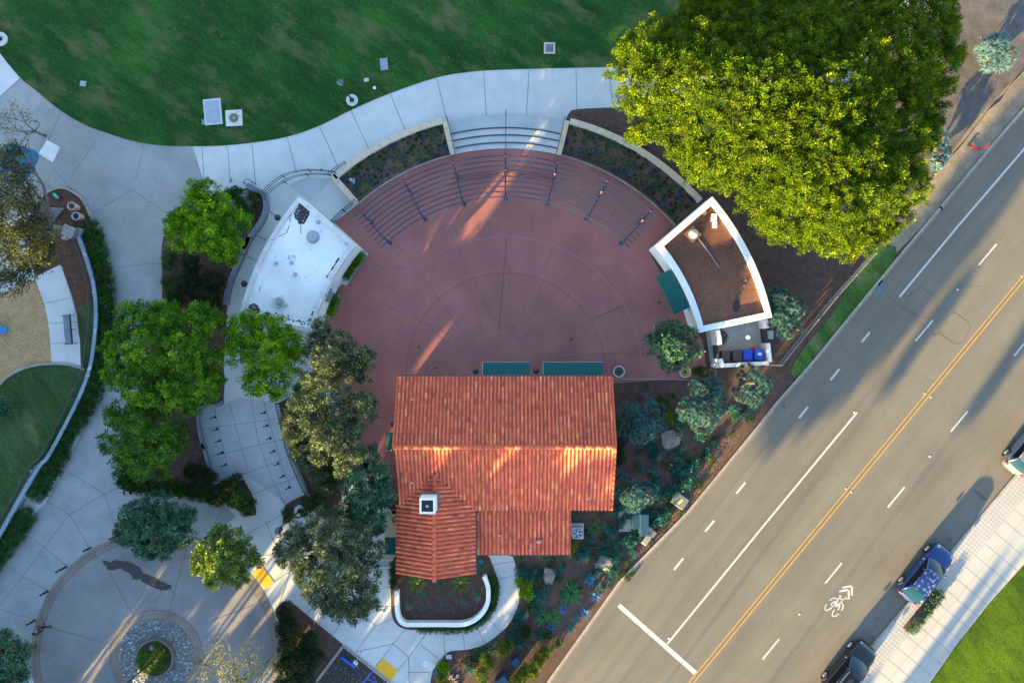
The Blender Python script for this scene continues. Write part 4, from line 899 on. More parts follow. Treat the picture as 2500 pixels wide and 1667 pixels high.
# ---------------- the big fig tree ----------------
FO = pl('C 800,455 830,400 870,260 970,195 1110,75 1280,40 P 1690,-25 1760,-60 2310,-60 2338,0 2350,70 2348,150 2335,220 2310,240 2296,330 2275,400 2270,470 H 1100,0 1000,160 860,250 780,340 700,395 580,405 360,350 200,260 0,200 C 1700,1450 1600,1340 1480,1310 1400,1280 1260,1200 1220,1100 1200,970 1110,980 1000,1030 920,1000 905,860 900,760 830,700 845,600')
def poly_d(poly, x, y):
    d = 1e9; p = Vector((x, y))
    for i in range(len(poly)):
        a = Vector(poly[i]); b = Vector(poly[i-1]); ab = b-a; t = max(0, min(1, (p-a).dot(ab)/ab.length_squared)); d = min(d, (p-a-ab*t).length)
    return d
fig = thing('fig_tree', 'very large spreading fig tree with a bright yellow green crown at upper right', 'tree', W((1900, 300)))
lob = []; rr = random.Random(4); pts = fillpoly(FO, 900, 3); pts = [(x, y, poly_d(FO, x, y)) for x, y in pts]
chosen = []
for x, y, d in sorted(pts, key=lambda q: -q[2]):
    if d < 17: continue
    r_ = min(max(d*.95, 26), 58)*rr.uniform(.75, 1.0)
    if all((x-a)**2+(y-b)**2 > (.52*(r_+c))**2 for a, b, c, _ in chosen): chosen.append((x, y, r_, d))
for x, y, r_, d in chosen:
    z = 3.6+6.6*(1-(1-min(d, 260)/260)**2.0)+rr.uniform(-.5, .6)
    z = max(2.6, z-.0022*((x-1850)*.595-(y-330)*.804))
    if x < 1700: z = min(z, 8.4)
    p = W((x, y), z); q = r_*1.15*(H-z)/H/PX; lob.append((p.x-fig.location.x, p.y-fig.location.y, z, q, q, q*rr.uniform(.7, .9)))
crown('crown', lob, f_big, fig, leaf=.125, clump=.23, dens=7.5, n=66, seed=1, low=-.25, wr=.42, inner=.5, up=.5)
wood('trunk', (0, 0, 0), [(l[0], l[1], l[2]) for l in lob if rr.random() < .4], .55, bark, fig, h0=.3, seed=2, twigs=5)
# ---------------- other trees ----------------
tree('green_tree', 'bright green round leafed tree beside the upper left planting bed', 'tree', '500,470,38,3.6,1.2 485,510,50,3.6,1.4 530,520,50,3.8,1.4 450,570,46,3.4,1.3 510,570,55,4.0,1.5 570,545,45,3.4,1.2 430,545,30,3,1 555,600,42,3.3,1.2 520,610,30,3 565,630,22,2.6', f_lime, r0=.16, leaf=.16, clump=.21, dens=8, n=42, seed=3, inner=.45, twigs=2)
tree('green_tree', 'largest dark green tree left of centre with pale bare twigs', 'tree', '330,780,50,4.5 400,785,55,5 470,800,55,5 300,850,52,4.4 370,860,62,5.8 440,860,62,5.8 505,870,45,4.6 290,910,42,4.2 350,940,60,5 420,950,60,5.2 480,940,55,4.8 530,925,28,4 380,1000,30,3.8 470,990,30,3.8 400,765,30,4.4 530,780,28,4.2 335,1000,25,3.6 500,770,35,4.2', f_green, r0=.3, leaf=.16, clump=.21, dens=8, n=42, seed=4, inner=.45, twigs=5)
tree('green_tree', 'lime green tree overhanging the lower end of the white roof', 'tree', '600,805,48,4.4 655,800,48,4.4 700,830,42,4.2 590,860,45,4.2 650,865,55,5 700,890,42,4.2 630,930,45,4.4 680,950,32,4 575,830,32,4 735,860,24,3.6 610,780,26,4.1', f_lime, r0=.2, leaf=.16, clump=.21, dens=8, n=42, seed=5, inner=.45, twigs=3)
tree('feathery_tree', 'feathery green tree below the largest green tree, over the path', 'tree', '290,1010,40,3.8 340,1030,50,4.4 400,1040,48,4.2 275,1080,36,3.4 330,1090,50,4 390,1100,48,4 430,1080,35,3.4 350,1140,38,3.4 400,1140,30,3 440,1050,22,3 300,1130,28,3', f_fern, r0=.17, leaf=.18, clump=.24, dens=7, n=36, seed=6, twigs=5, wr=.36)
tree('flowering_tree', 'round blue green tree on the upper rim of the roundabout', 'tree', '385,1240,42,3.3 330,1265,42,3.2 430,1270,45,3.3 310,1300,34,2.9 370,1295,52,3.8 440,1305,36,3 360,1335,38,3 400,1335,32,3 460,1260,24,2.8 395,1275,50,3.9', f_blueg, r0=.15, leaf=.15, clump=.19, dens=11, n=34, seed=7, wr=.5, twigs=2)
tree('small_tree', 'small tree with a sunlit yellow lower left side by the tactile pad', 'tree', '540,1305,30,2.8 575,1320,38,3.1 600,1355,34,3.0 520,1345,40,3.2 500,1375,36,3.0 550,1375,45,3.7 580,1400,34,3.0 530,1410,30,2.8 625,1370,20,2.6 490,1355,25,2.7 555,1340,36,3.5', f_mixed, r0=.13, leaf=.15, clump=.19, dens=11, n=34, seed=8, wr=.5, twigs=2)
tree('olive_tree', 'upper grey green tree with a long crown right of the lime green tree', 'tree', '790,800,28,4.4 775,835,31,4.6 830,835,33,5 800,880,42,5.6 860,865,31,4.6 885,880,33,4.6 890,910,28,4.4 840,915,32,4.8 790,925,40,5 760,935,33,4.4 905,860,18,4.2', f_olive, r0=.22, leaf=.14, clump=.19, dens=10, n=38, seed=9, wr=.5, twigs=2)
tree('olive_tree', 'sunlit grey green tree in the middle of the row left of the tiled hall', 'tree', '735,980,32,7.9 780,990,37,8.5 835,965,32,7.9 880,985,35,8.3 905,975,21,7.5 900,1010,23,7.5 760,1030,35,8.3 815,1020,33,8.5 800,1070,40,8.9 850,1055,37,8.3 780,1110,26,7.7 860,1100,37,8.5 840,1135,30,7.9 870,1040,30,8.1 720,1010,21,7.5', f_olive, r0=.24, leaf=.14, clump=.19, dens=10, n=38, seed=10, wr=.5, twigs=2)
tree('olive_tree', 'dark grey green tree touching the left edge of the tiled roof', 'tree', '900,1110,30,4.8 930,1150,30,5 880,1160,33,5 860,1185,32,4.6 935,1190,32,4.8 950,1215,23,4.4 900,1215,37,5 930,1250,30,4.4 880,1250,32,4.4 905,1285,26,4 865,1225,26,4.2 925,1285,21,3.9', f_blueg, r0=.22, leaf=.14, clump=.19, dens=10, n=38, seed=11, wr=.5, twigs=2)
tree('olive_tree', 'broad grey olive tree at lower left of the tiled hall with pale sunlit tufts', 'tree', '700,1330,36,4.4 735,1305,36,4.6 740,1360,42,5.0 790,1280,44,4.8 840,1260,36,4.4 820,1320,56,5.8 870,1310,46,5.0 905,1340,38,4.4 760,1400,50,5.0 830,1390,60,5.6 890,1400,42,4.6 780,1440,44,4.4 850,1450,52,4.8 900,1460,38,4.0 820,1480,38,4.0 870,1490,34,3.8 690,1360,24,3.8', f_olive, r0=.3, leaf=.14, clump=.2, dens=10, n=38, seed=12, wr=.46, twigs=1)
tree('olive_tree', 'small round grey green tree on the right side of the red plaza', 'tree', '1625,800,26,3.2 1655,815,30,3.4 1600,840,28,3.2 1640,850,36,4 1680,820,24,3 1690,860,24,3 1630,880,28,3.2 1665,875,26,3.2 1590,825,16,2.9 1650,890,18,2.8', f_blueg, r0=.12, leaf=.14, clump=.2, dens=17, n=26, seed=13, wr=.5, twigs=2)
tree('sparse_tree', 'large open grey brown tree with bare branches on the left edge', 'tree', '20,400,44,5 60,440,40,5 10,470,50,6 75,500,40,5 30,540,60,7 100,560,46,5.6 60,600,60,6.6 10,620,55,6 110,620,42,5 60,670,46,5 15,690,38,4.6 125,600,28,4.8 45,360,26,4.5 -30,560,60,7 -40,440,50,6', f_euc, r0=.35, leaf=.2, clump=.36, dens=6.5, n=24, seed=14, wr=.32, barkm=barkp, twigs=6)
tree('sparse_tree', 'thin twiggy branch end with few leaves at far upper left above the path', 'tree', '10,285,26,3.6 45,275,30,3.8 75,290,22,3.6 25,310,26,3.6 60,325,20,3.4 -20,300,30,4', f_euc, r0=.09, leaf=.17, clump=.34, dens=2.4, n=11, seed=15, wr=.25, barkm=barkp, twigs=8)
tree('sparse_tree', 'nearly leafless pale yellow tree at the bottom edge of the roundabout', 'tree', '520,1590,38,4 560,1620,46,4.6 610,1600,44,4.4 640,1650,40,4.2 500,1640,34,4 580,1660,50,4.8 620,1700,40,4.4 540,1560,22,3.6 660,1610,24,4 480,1610,20,3.4', f_sparse, base=(590, 1690), r0=.13, leaf=.13, clump=.4, dens=4.2, n=12, seed=16, wr=.5, barkm=barkp, twigs=9, inner=.7)
tree('flowering_tree', 'bushy tree dotted with red flowers at the lower left corner', 'tree', '15,1570,38,3 50,1590,30,2.8 10,1620,46,3.4 55,1640,28,2.6 30,1670,34,2.8 -20,1600,40,3', f_blueg, r0=.12, leaf=.16, clump=.23, dens=13, n=26, seed=17, wr=.5)
m = MB()
for i in range(90):
    a = rng.normal(size=3); a /= np.linalg.norm(a); a[2] = abs(a[2]); p = W((18+random.uniform(-25, 25), 1610+random.uniform(-35, 35)), 3.4); m.ball(p+Vector(a)*.9+Vector((0, 0, -.4)), .05, 5)
tag(m.build('red_blossom', M_('red_flower', (.5, .03, .03))), 'red blossoms scattered over the corner tree', None, None, 'stuff')
# shrubs and hedges at left
def shrub(name, label, lobes, mat_, group=None, **k):
    kw = dict(r0=.05, leaf=.12, clump=.16, dens=32, n=18, low=-.05, inner=.2, crownname='foliage'); kw.update(k)
    return tree(name, label, 'shrub', lobes, mat_, group=group, **kw)
shrub('clipped_shrub', 'tall dark oval clipped shrub below the upper green tree, left one', '470,645,26,1,.8 468,680,28,1,.9 470,710,24,.9,.8', f_dark, seed=21)
shrub('clipped_shrub', 'reddish dark oval clipped shrub below the upper green tree, right one', '520,690,34,1,.9 510,725,36,1,1 515,755,30,.9,.8', f_dark, seed=22, leaf=.1)
shrub('ground_shrub', 'low green ivy patch along the path left of the oval shrubs', '415,625,20,.4,.4 412,690,18,.4,.4 425,710,26,.5,.4 430,735,24,.4,.4 412,650,14,.4', f_hedge, seed=23)
shrub('ground_shrub', 'low green shrub next to the boulders by the looped handrail', '590,495,18,.4,.4 620,480,16,.4,.4 580,470,16,.3,.3 560,470,14,.3,.3 610,520,18,.4', f_hedge, seed=24)
shrub('clipped_shrub', 'dark clipped oval hedge left of the terrace wall corner', '470,1148,20,.8,.7 490,1158,26,.8,.7 512,1162,20,.8,.7', f_dark, seed=25)
shrub('clipped_shrub', 'curved dark clipped hedge hugging the terrace wall corner', '535,1215,15,.8,.6 545,1195,19,.8,.7 560,1182,19,.8,.7 580,1172,17,.8,.6', f_dark, seed=26)
shrub('clipped_shrub', 'green clipped hedge on the rounded tip of the planting bed', '580,1200,16,.8,.6 590,1218,24,.9,.7 605,1240,20,.8,.6 570,1222,18,.8,.6 613,1225,10,.7,.5', f_hedge, seed=27)
hedge('ground_shrub', 'dark ivy band along the lower edge of the planting bed', 'ivy', 'P 300,1160 320,1185 360,1185 400,1188 450,1195 500,1205 540,1215', 36, .45, f_hedge, dens=50)
hedge('ivy_hedge', 'long dark ivy hedge between the curved retaining wall and the path', 'hedge', 'E 610,90 650,220 685,380 700,520 705,640 700,780 670,930 630,1080 570,1230 480,1370 400,1500 I 420,60 330,210 250,350', 46, .6, f_hedge, dens=50, step=.5)
hedge('ivy_hedge', 'ivy hedge continuing along the wall at the far lower left edge', 'hedge', 'I 190,480 110,590 30,700 -60,830 -150,950', 46, .6, f_hedge, dens=50)
shrub('dark_shrub', 'long mass of dark shrubs in the triangular bed by the parking lot', '700,1490,24,1,.8 705,1530,32,1.2,1 715,1575,36,1.3,1.1 735,1610,38,1.3,1.1 760,1560,26,1,.9 770,1600,28,1,.9 700,1620,30,1.1,1 740,1650,34,1.2,1 700,1660,28,1', f_dark, seed=28, leaf=.13, clump=.2, dens=24)
shrub('dark_shrub', 'grey green shrub strip behind the terrace fence', '712,1020,26,1.6,1.2 722,1060,30,1.9,1.4 740,1100,30,1.9,1.4 760,1130,26,1.7,1.3 780,1165,24,1.2,.9 800,1190,20,.9,.8 750,1050,30,2,1.3 775,1085,26,2,1.3', f_olive, seed=29)
shrub('ground_shrub', 'green shrub patch below the sunlit olive tree', '820,1150,28,.8,.6 800,1185,22,.6,.5 780,1215,20,.5,.4 830,1120,18,.6', f_hedge, seed=30)
shrub('ground_shrub', 'dark green bush at the top of the bed above the terrace fence', '735,950,20,.8,.6 765,955,24,.8,.6 750,975,20,.7', f_hedge, seed=31)
shrub('ground_shrub', 'low green plants round the base of the hanging sign lamp', '700,1250,14,.3,.3 705,1265,12,.3,.3 755,1225,20,.4,.3 745,1250,14,.3,.3 770,1235,12,.3,.3', f_hedge, seed=32)
hedge('clipped_hedge', 'lower clipped hedge strip against the white roofed building, below its door', 'hedge', 'F 585,1025 600,980 620,930 635,905', 13, .5, f_lime, dens=50)
hedge('clipped_hedge', 'upper clipped hedge strip against the white roofed building, above its door', 'hedge', 'F 695,770 725,725 760,680 800,630', 15, .5, f_green, dens=50)
hedge('ivy_hedge', 'green ivy band wrapping round the outside of the U shaped white wall', 'hedge', 'M 1430,1108 1600,1115 1750,1110 1860,1085 1950,1020 2020,930 2045,830 2040,750 2020,690', 20, .4, f_hedge, dens=22)
hedge('ivy_hedge', 'short ivy strip against the left side of the tiled wing', 'hedge', 'M 1212,600 1212,680 1215,770', 16, .4, f_hedge, dens=20)
hedge('street_hedge', 'narrow clipped hedge in the white sidewalk beside the blue car', 'hedge', 'L 1030,1050 985,1110 940,1170 895,1225 862,1262', 22, .62, f_blueg, dens=24, leaf=.1)
struct('hedge_pit', MB().prism(pw('L 1015,1020 1062,1065 880,1285 828,1245'), 0, .108), mulch)
shrub('grey_bush', 'grey bush on the left edge of the small lawn', '10,990,22,.9,.8 25,1005,16,.7,.6 -10,1000,24', f_blueg, seed=33)
shrub('spiky_shrub', 'dark low shrub left of the upper green tree', '440,520,14,.4,.4 425,530,12,.3,.3 455,510,10,.4', f_dark, seed=34)
# roundabout centre planting
ct = thing('roundabout_planter', 'round concrete planter filled with strappy green plants in the roundabout centre', 'planter', RC)
m = MB(); m.strip(arc((0, 0), pr(44), 0, 360, 40)[:-1], .11, 0, .35, closed=True); m.build('rim', taupe_r, ct); MB().cyl((0, 0, 0), pr(43), .3, 40).build('soil', soil, ct)
ms = rosette('strappy_plant', 22, .42, .05, leafmat('strap_leaf', (.02, .05, .01), (.08, .15, .02), (.2, .27, .05), .2), .8, (.3, 1.4), 5)
for i in range(60):
    a = random.uniform(0, 6.283); r_ = math.sqrt(random.uniform(.03, 1))*1.08
    if abs(a-1.9) < .35 and r_ > .3: continue
    o = link('plant', ms, ct, (r_*math.cos(a), r_*math.sin(a), .3)); o.rotation_euler[2] = random.uniform(0, 6); o.scale = (1.15,)*3
m = MB(); m.ball((-.1, .75, .35), .25, 10, (1, .9, .8), .3, 3); m.build('rock', rockb, ct)
# ---------------- garden plants right of the hall ----------------
mk_ = {}
def ros(key, n, ln, wd, mat_, **k): mk_[key] = rosette(key, n, ln, wd, mat_, **k)
ros('blue_agave', 26, 1.0, .22, r_blue, curl=.15, rise=(.1, 1.25), seed=1)
ros('striped_agave', 40, 1.0, .1, r_yel, curl=.45, rise=(.05, 1.3), seed=2)
ros('green_aloe', 62, 1.0, .085, r_grn, curl=.8, rise=(.15, 1.35), seed=3)
ros('teal_agave', 24, 1.0, .16, r_teal, curl=.3, rise=(.1, 1.3), seed=4)
ros('tuft_grass', 90, 1.0, .045, r_brown, curl=.6, rise=(.1, 1.4), seed=5)
ros('flax_plant', 26, 1.0, .07, r_grn, curl=.9, rise=(.3, 1.4), seed=6)
ros('cycad', 46, 1.0, .085, r_cyc, curl=.55, rise=(.1, .9), seed=7)
ros('pale_agave', 26, 1.0, .14, leafmat('pale_agave_leaf', (.08, .15, .08), (.25, .35, .2), (.45, .5, .35), .1), curl=.35, rise=(.1, 1.3), seed=8)
def plant(key, c, x, y, r_, label, cat='agave', group=None, z=0):
    o = link(key, mk_[key], None, W(cv(c, x, y), z)); o.scale = (r_,)*3; s = r_/CR[c][2]/PX; o.scale = (s*1.08, s*1.08, s*.9); o.rotation_euler[2] = random.uniform(0, 6); return tag(o, label, cat, group)
for a in (('blue_agave', 'N', 1410, 595, 66, 'blue agave nearest the heart shaped rock, above the big green aloe'), ('blue_agave', 'N', 1460, 742, 60, 'blue agave closest to the kerb right of the big green aloe'),
          ('blue_agave', 'N', 1175, 852, 55, 'blue agave between the two big green aloes'), ('blue_agave', 'N', 1365, 885, 60, 'blue agave touching a teal agave near the lower kerb'),
          ('blue_agave', 'N', 1062, 1012, 50, 'blue agave tucked under the lower green aloe pair'), ('blue_agave', 'N', 1580, 170, 48, 'blue agave just above a yellow striped agave by the cabinet'),
          ('striped_agave', 'K', 815, 1225, 56, 'yellow striped agave below the blue agave near the air conditioner'), ('striped_agave', 'K', 928, 1240, 44, 'yellow striped agave left of the split grey rocks'),
          ('striped_agave', 'K', 1155, 945, 62, 'large yellow striped agave beside the slab with a yellow mark'), ('striped_agave', 'K', 1130, 770, 34, 'small striped agave above the dragon tree over the cabinet'),
          ('pale_agave', 'K', 1315, 600, 32, 'small pale agave standing alone below the pale flat rock'), ('pale_agave', 'K', 1295, 470, 44, 'pale green agave between two dragon trees above the flat rock'),
          ('teal_agave', 'K', 1392, 512, 28, 'small teal agave under the tallest dragon tree'), ('pale_agave', 'K', 695, 1240, 26, 'small pale agave left of the yellow striped agave'),
          ('pale_agave', 'K', 1135, 660, 36, 'pale agave on a green mat below the round dragon tree'), ('pale_agave', 'K', 640, 1340, 50, 'spiky pale agave right of the roof corner'),
          ('pale_agave', 'K', 530, 1335, 28, 'small pale agave half hidden by the roof corner'), ('teal_agave', 'K', 830, 1050, 24, 'tiny teal agave left of the concrete pad'),
          ('teal_agave', 'N', 1240, 1022, 62, 'large teal agave lowest in the row by the kerb'), ('teal_agave', 'N', 1285, 935, 56, 'teal agave overlapping the lower blue agave'),
          ('teal_agave', 'N', 1575, 618, 36, 'small teal agave nearest the kerb below the heart shaped rock'), ('pale_agave', 'N', 1370, 430, 34, 'small pale agave left of the heart shaped rock'),
          ('teal_agave', 'K', 1120, 1110, 38, 'teal agave directly right of the blue cabinet'), ('teal_agave', 'N', 1690, 475, 18, 'tiny teal plant right of the heart shaped rock')): plant(*a)
plant('green_aloe', 'N', 1245, 705, 132, 'big bright green aloe in the middle of the garden', 'aloe'); plant('green_aloe', 'N', 995, 915, 105, 'left of the two joined green aloes in the lower garden', 'aloe'); plant('green_aloe', 'N', 1085, 915, 105, 'right of the two joined green aloes in the lower garden', 'aloe')
plant('tuft_grass', 'N', 930, 590, 88, 'large bronze tufted grass beside the pointed rock', 'grass tuft'); plant('tuft_grass', 'N', 888, 830, 70, 'bronze tufted grass above the small pale rock', 'grass tuft')
plant('flax_plant', 'K', 705, 1140, 85, 'loose green flax plant right of the air conditioner', 'flax'); plant('flax_plant', 'K', 870, 700, 62, 'flax plant at the right eave of the tiled roof', 'flax'); plant('flax_plant', 'N', 1010, 400, 100, 'flax plant below the eave near the curved path', 'flax')
plant('flax_plant', 'N', 800, 405, 70, 'bushy flax plant where the curved path meets the eave', 'flax'); plant('flax_plant', 'N', 470, 470, 62, 'dark flax plant in the corner between wing and path', 'flax'); plant('flax_plant', 'K', 580, 1050, 40, 'small flax with orange flower above the air conditioner', 'flax')
for a in (('teal_agave', 'M', 1370, 855, 24, 'tiny teal agave under the left cycad, left one'), ('teal_agave', 'M', 1472, 845, 30, 'teal agave at the lower right tip of the left cycad'), ('teal_agave', 'M', 1675, 838, 28, 'teal agave left of the right cycad'), ('teal_agave', 'M', 1445, 950, 34, 'teal agave in the lower left part of the walled bed'),
          ('teal_agave', 'M', 1617, 927, 28, 'teal agave in the middle of the walled bed'), ('teal_agave', 'M', 1785, 898, 34, 'teal agave in the right part of the walled bed'), ('teal_agave', 'M', 1885, 820, 34, 'teal agave close to the right arm of the white wall'), ('pale_agave', 'M', 1338, 940, 40, 'pale green agave in the left corner of the walled bed'), ('pale_agave', 'M', 1902, 875, 40, 'pale green agave by the right bend of the white wall')): plant(*a)
def cycad(x, y, label):
    t = thing('cycad', label, 'cycad', W(cv('M', x, y))); m = MB(); m.cyl((0, 0, 0), .16, .55, 12, .13); m.build('trunk', bark, t); o = link('fronds', mk_['cycad'], t, (0, 0, .5)); o.scale = (1.02, 1.02, .8)
    m = MB(); m.ball((0, 0, .55), .14, 10, (1, 1, .7)); m.build('heart', M_('cycad_heart', (.4, .24, .1)), t)
cycad(1415, 728, 'left of the two cycads under the gable of the tiled wing'); cycad(1765, 722, 'right of the two cycads under the gable of the tiled wing')
plant('flax_plant', 'M', 1600, 740, 62, 'low green plant between the two cycads', 'flax')
def dragon(label, lobes, n=15, mat_=r_yuc, r_=.42, name='dragon_tree', seed=0, cat='dragon tree'):
    """clump of many spiky rosettes on branching trunks"""
    rr = random.Random(seed); L = []
    for t in lobes.split():
        q = [float(v) for v in t.split(',')]; p = W(q[:2], q[3]); L.append((p, q[2]*(H-q[3])/H/PX, q[3]))
    c = sum((l[0] for l in L), Vector())/len(L); c.z = 0; t = thing(name, label, cat, c); me = rosette('rosette', 34, r_, .045, mat_, curl=.45, rise=(.05, 1.4), seed=seed)
    co = np.empty(len(me.vertices)*3, np.float32); me.vertices.foreach_get('co', co); co = co.reshape(-1, 3); tt = np.empty(len(me.vertices), np.float32); me.attributes['tint'].data.foreach_get('value', tt); fa = [tuple(p.vertices) for p in me.polygons]
    V = []; F = []; T = []; tr = MB(); used = []
    for p, R_, z in L:
        k = 0
        for i in range(int(n*(R_/1.0)**2*3)+5):
            d = Vector((rr.gauss(0, 1), rr.gauss(0, 1), abs(rr.gauss(0, 1))*1.1+.1)).normalized(); q = p-c+Vector((d.x*R_*.78, d.y*R_*.78, d.z*R_*.6-.3))
            if any((q-u).length < r_*.5 for u in used): continue
            used.append(q); qt = Vector((0, 0, 1)).rotation_difference((d+Vector((0, 0, .25))).normalized()); M3 = np.array((qt @ Quaternion((0, 0, 1), rr.uniform(0, 6))).to_matrix()); sc = rr.uniform(.75, 1.15); b = sum(len(v) for v in V)
            V.append(co@M3.T*sc+np.array(q)); T.append(np.clip(tt*.8+rr.uniform(-.15, .25), 0, 1)); F += [tuple(b+i_ for i_ in f) for f in fa]
            if k < 5: tr.tube([(p-c).lerp(Vector((0, 0, 0)), .8)*Vector((1, 1, 0)).x if False else Vector(((p-c).x*.3, (p-c).y*.3, 0)), Vector(((p-c).x*.7, (p-c).y*.7, z*.45)), q], [.1, .08, .05], 6)
            k += 1
    V = np.concatenate(V); m2 = bpy.data.meshes.new('rosettes'); m2.from_pydata(V.tolist(), [], F); m2.materials.append(mat_); at = m2.attributes.new('tint', 'FLOAT', 'POINT'); at.data.foreach_set('value', np.concatenate(T).astype(np.float32)); m2.update(); link('leaves', m2, t); tr.build('trunk', bark, t); return t
dragon('dragon tree clump between the brown roofed building and the verge fence', '1905,730,30,2.4 1940,750,32,2.6 1905,775,32,2.4 1935,795,30,2.2 1915,808,22,2', seed=1)
dragon('dragon tree clump directly below the bin yard', '1830,915,30,2.4 1862,935,28,2.2 1815,955,28,2.2 1845,970,26,2', seed=2)
dragon('tallest two lobed dragon tree with pale dry rosettes right of the plaza corner', '1712,952,32,3 1742,955,32,2.8 1690,1000,40,3 1725,1005,42,3.2 1755,990,30,2.6 1715,1030,34,2.6', seed=3)
dragon('round ball shaped dragon tree next to the pale flat rock', '1545,1015,34,2.6 1590,1005,36,2.6 1565,1045,42,3 1540,1055,28,2.4 1600,1045,30,2.4', seed=4)
dragon('dragon tree leaning over the blue cabinet and concrete pad', '1520,1180,24,2.2 1545,1205,34,2.6 1580,1205,30,2.4 1550,1228,26,2.2 1525,1205,22,2', seed=5)
dragon('pale blue spiky yucca on the grey soil at the upper right corner', '2415,115,30,1.2 2445,105,30,1.2 2460,130,26,1.2 2420,145,24,1 2450,150,22,1', mat_=r_pale, r_=.55, name='yucca', seed=6, cat='yucca')
dragon('pale blue yucca half hidden under the right rim of the fig tree', '2300,340,22,1 2303,375,22,1 2292,395,20,1', mat_=r_pale, r_=.45, name='yucca', seed=7, cat='yucca')
# shrubs in the garden
for nm, lb, lo_, mt, sd in (
    ('round_shrub', 'middle of the three yellow green clipped balls by the lower garden path', '1194,1612,22,.7,.6 1186,1605,16,.7,.6', f_ball, 41), ('round_shrub', 'upper right yellow green clipped ball in the lower garden', '1233,1578,21,.7,.6 1240,1570,14,.7', f_ball, 42), ('round_shrub', 'lowest left yellow green clipped ball in the lower garden', '1178,1646,20,.7,.6', f_ball, 43),
    ('clipped_hedge', 'long yellow green clipped hedge running to the bottom edge of the garden', '1335,1582,15,.7,.6 1322,1598,18,.7,.6 1308,1615,19,.7,.6 1290,1632,20,.7,.6 1272,1648,18,.7,.6 1258,1664,18,.7,.6 1300,1640,18,.7', f_ball, 44),
    ('bronze_shrub', 'dark bronze bush above the upper clipped ball', '1275,1543,18,.6,.5 1285,1535,13,.5', f_dark, 45), ('small_bush', 'small green bush in the mulch right of the clipped balls', '1336,1546,13,.3,.3', f_hedge, 46), ('small_bush', 'small green bush above the long clipped hedge', '1361,1566,12,.3,.3', f_hedge, 47),
    ('lime_bush', 'bright lime bush at the edge of the curved path', '1276,1443,14,.4,.3 1290,1450,14,.4,.3 1270,1420,10,.3,.3 1285,1432,12', f_lime, 48), ('small_bush', 'small bronze bush by the light grey box in the lower garden', '1080,1620,12,.3,.3 1086,1632,8,.3', f_lime, 49),
    ('small_bush', 'bushy yellow green plants at the bottom left corner of the garden', '1078,1655,14,.4,.3 1090,1665,12,.4', f_ball, 50), ('small_bush', 'dark small bush between the path and the clipped balls', '1149,1613,11,.3,.3', f_dark, 51), ('small_bush', 'yellow tipped bush beside the round dragon tree', '1625,1010,12,.8,.5 1635,1020,9,.6 1612,995,8,.8', f_ball, 52),
    ('small_bush', 'green bush below the plaza corner by the stone urn', '1700,905,14,.5,.4 1715,908,12,.5,.4', f_hedge, 53), ('small_bush', 'yellow green bush right of the air conditioner, against the lower roof', '1398,1320,11,.5,.4 1400,1335,9,.4', f_ball, 54), ('small_bush', 'dark bush under the right eave of the tiled roof', '1512,1100,14,.6,.4 1508,1125,14,.6,.4 1520,1080,10,.5', f_dark, 55)):
    shrub(nm, lb, lo_, mt, seed=sd)
m_cov = thing  # ground cover is one uncountable mass per colour
L = []
for s in ('1290,1410,17', '1275,1395,15', '1305,1395,13', '1310,1460,16', '1325,1450,13', '1300,1440,10', '1262,1500,8', '1265,1520,10', '1258,1540,12', '1270,1500,10', '1245,1555,12', '1225,1575,10', '1200,1585,10', '1170,1595,11', '1155,1605,10', '1150,1630,10', '1255,1565,10', '1275,1570,12',
          '1660,1155,16', '1675,1165,14', '1645,1145,12', '1690,1140,12', '1700,1128,10', '1670,1180,12', '1640,1190,12', '1648,1202,10', '1630,1200,9', '1655,1125,12', '1610,1265,14', '1595,1255,12', '1625,1250,10', '1540,1315,14', '1550,1305,12', '1530,1325,10', '1535,1345,0', '1495,1365,14', '1502,1350,12', '1490,1385,13', '1482,1345,10', '1495,1395,10', '1458,1390,10', '1790,1000,10', '1795,1015,8', '1820,1008,11', '1828,1002,8', '1590,1090,11', '1603,1102,9', '1650,1020,10', '1658,1035,9', '1640,980,0', '1305,1490,0'):
    x, y, r_ = map(float, s.split(','))
    if r_: p = W((x, y)); L.append((p.x, p.y, .12, r_*1.1/PX, r_*1.1/PX, .28))
for x, y in fillpoly(pl('K 850,600 1250,520 1480,420 1560,560 1250,980 1000,1330 800,1500 N 1400,700 1100,1120 900,1200 850,700 1000,480 K 560,1340 700,1100 850,760'), 60, 19): p = W((x, y)); r_ = random.uniform(5, 11); L.append((p.x, p.y, .1, r_/PX, r_/PX, .22))
tag(crown('ground_cover', L, f_cover, None, leaf=.13, clump=.15, dens=17, n=16, seed=60, low=-.05, inner=.1), 'low teal ground cover plants spreading through the garden', None, None, 'stuff')
L = []
for x, y in fillpoly(pl('K 850,150 1480,150 1620,300 1700,500 900,1560 250,1560 200,1350 530,1340 700,1050 850,1000'), 90, 9): p = W((x, y)); r_ = random.uniform(3, 9); L.append((p.x, p.y, .05, r_/PX, r_/PX, .12))
for x, y in fillpoly(pl('K 1560,300 1820,350 1500,750 1100,1250 900,1500 880,1450 1300,900'), 24, 11): p = W((x, y)); r_ = random.uniform(2, 6); L.append((p.x, p.y, .05, r_/PX, r_/PX, .12))
tag(crown('weeds', L, f_hedge, None, leaf=.1, clump=.12, dens=50, n=10, seed=61, low=-.05, inner=.1), 'scattered low green weeds in the garden mulch', None, None, 'stuff')
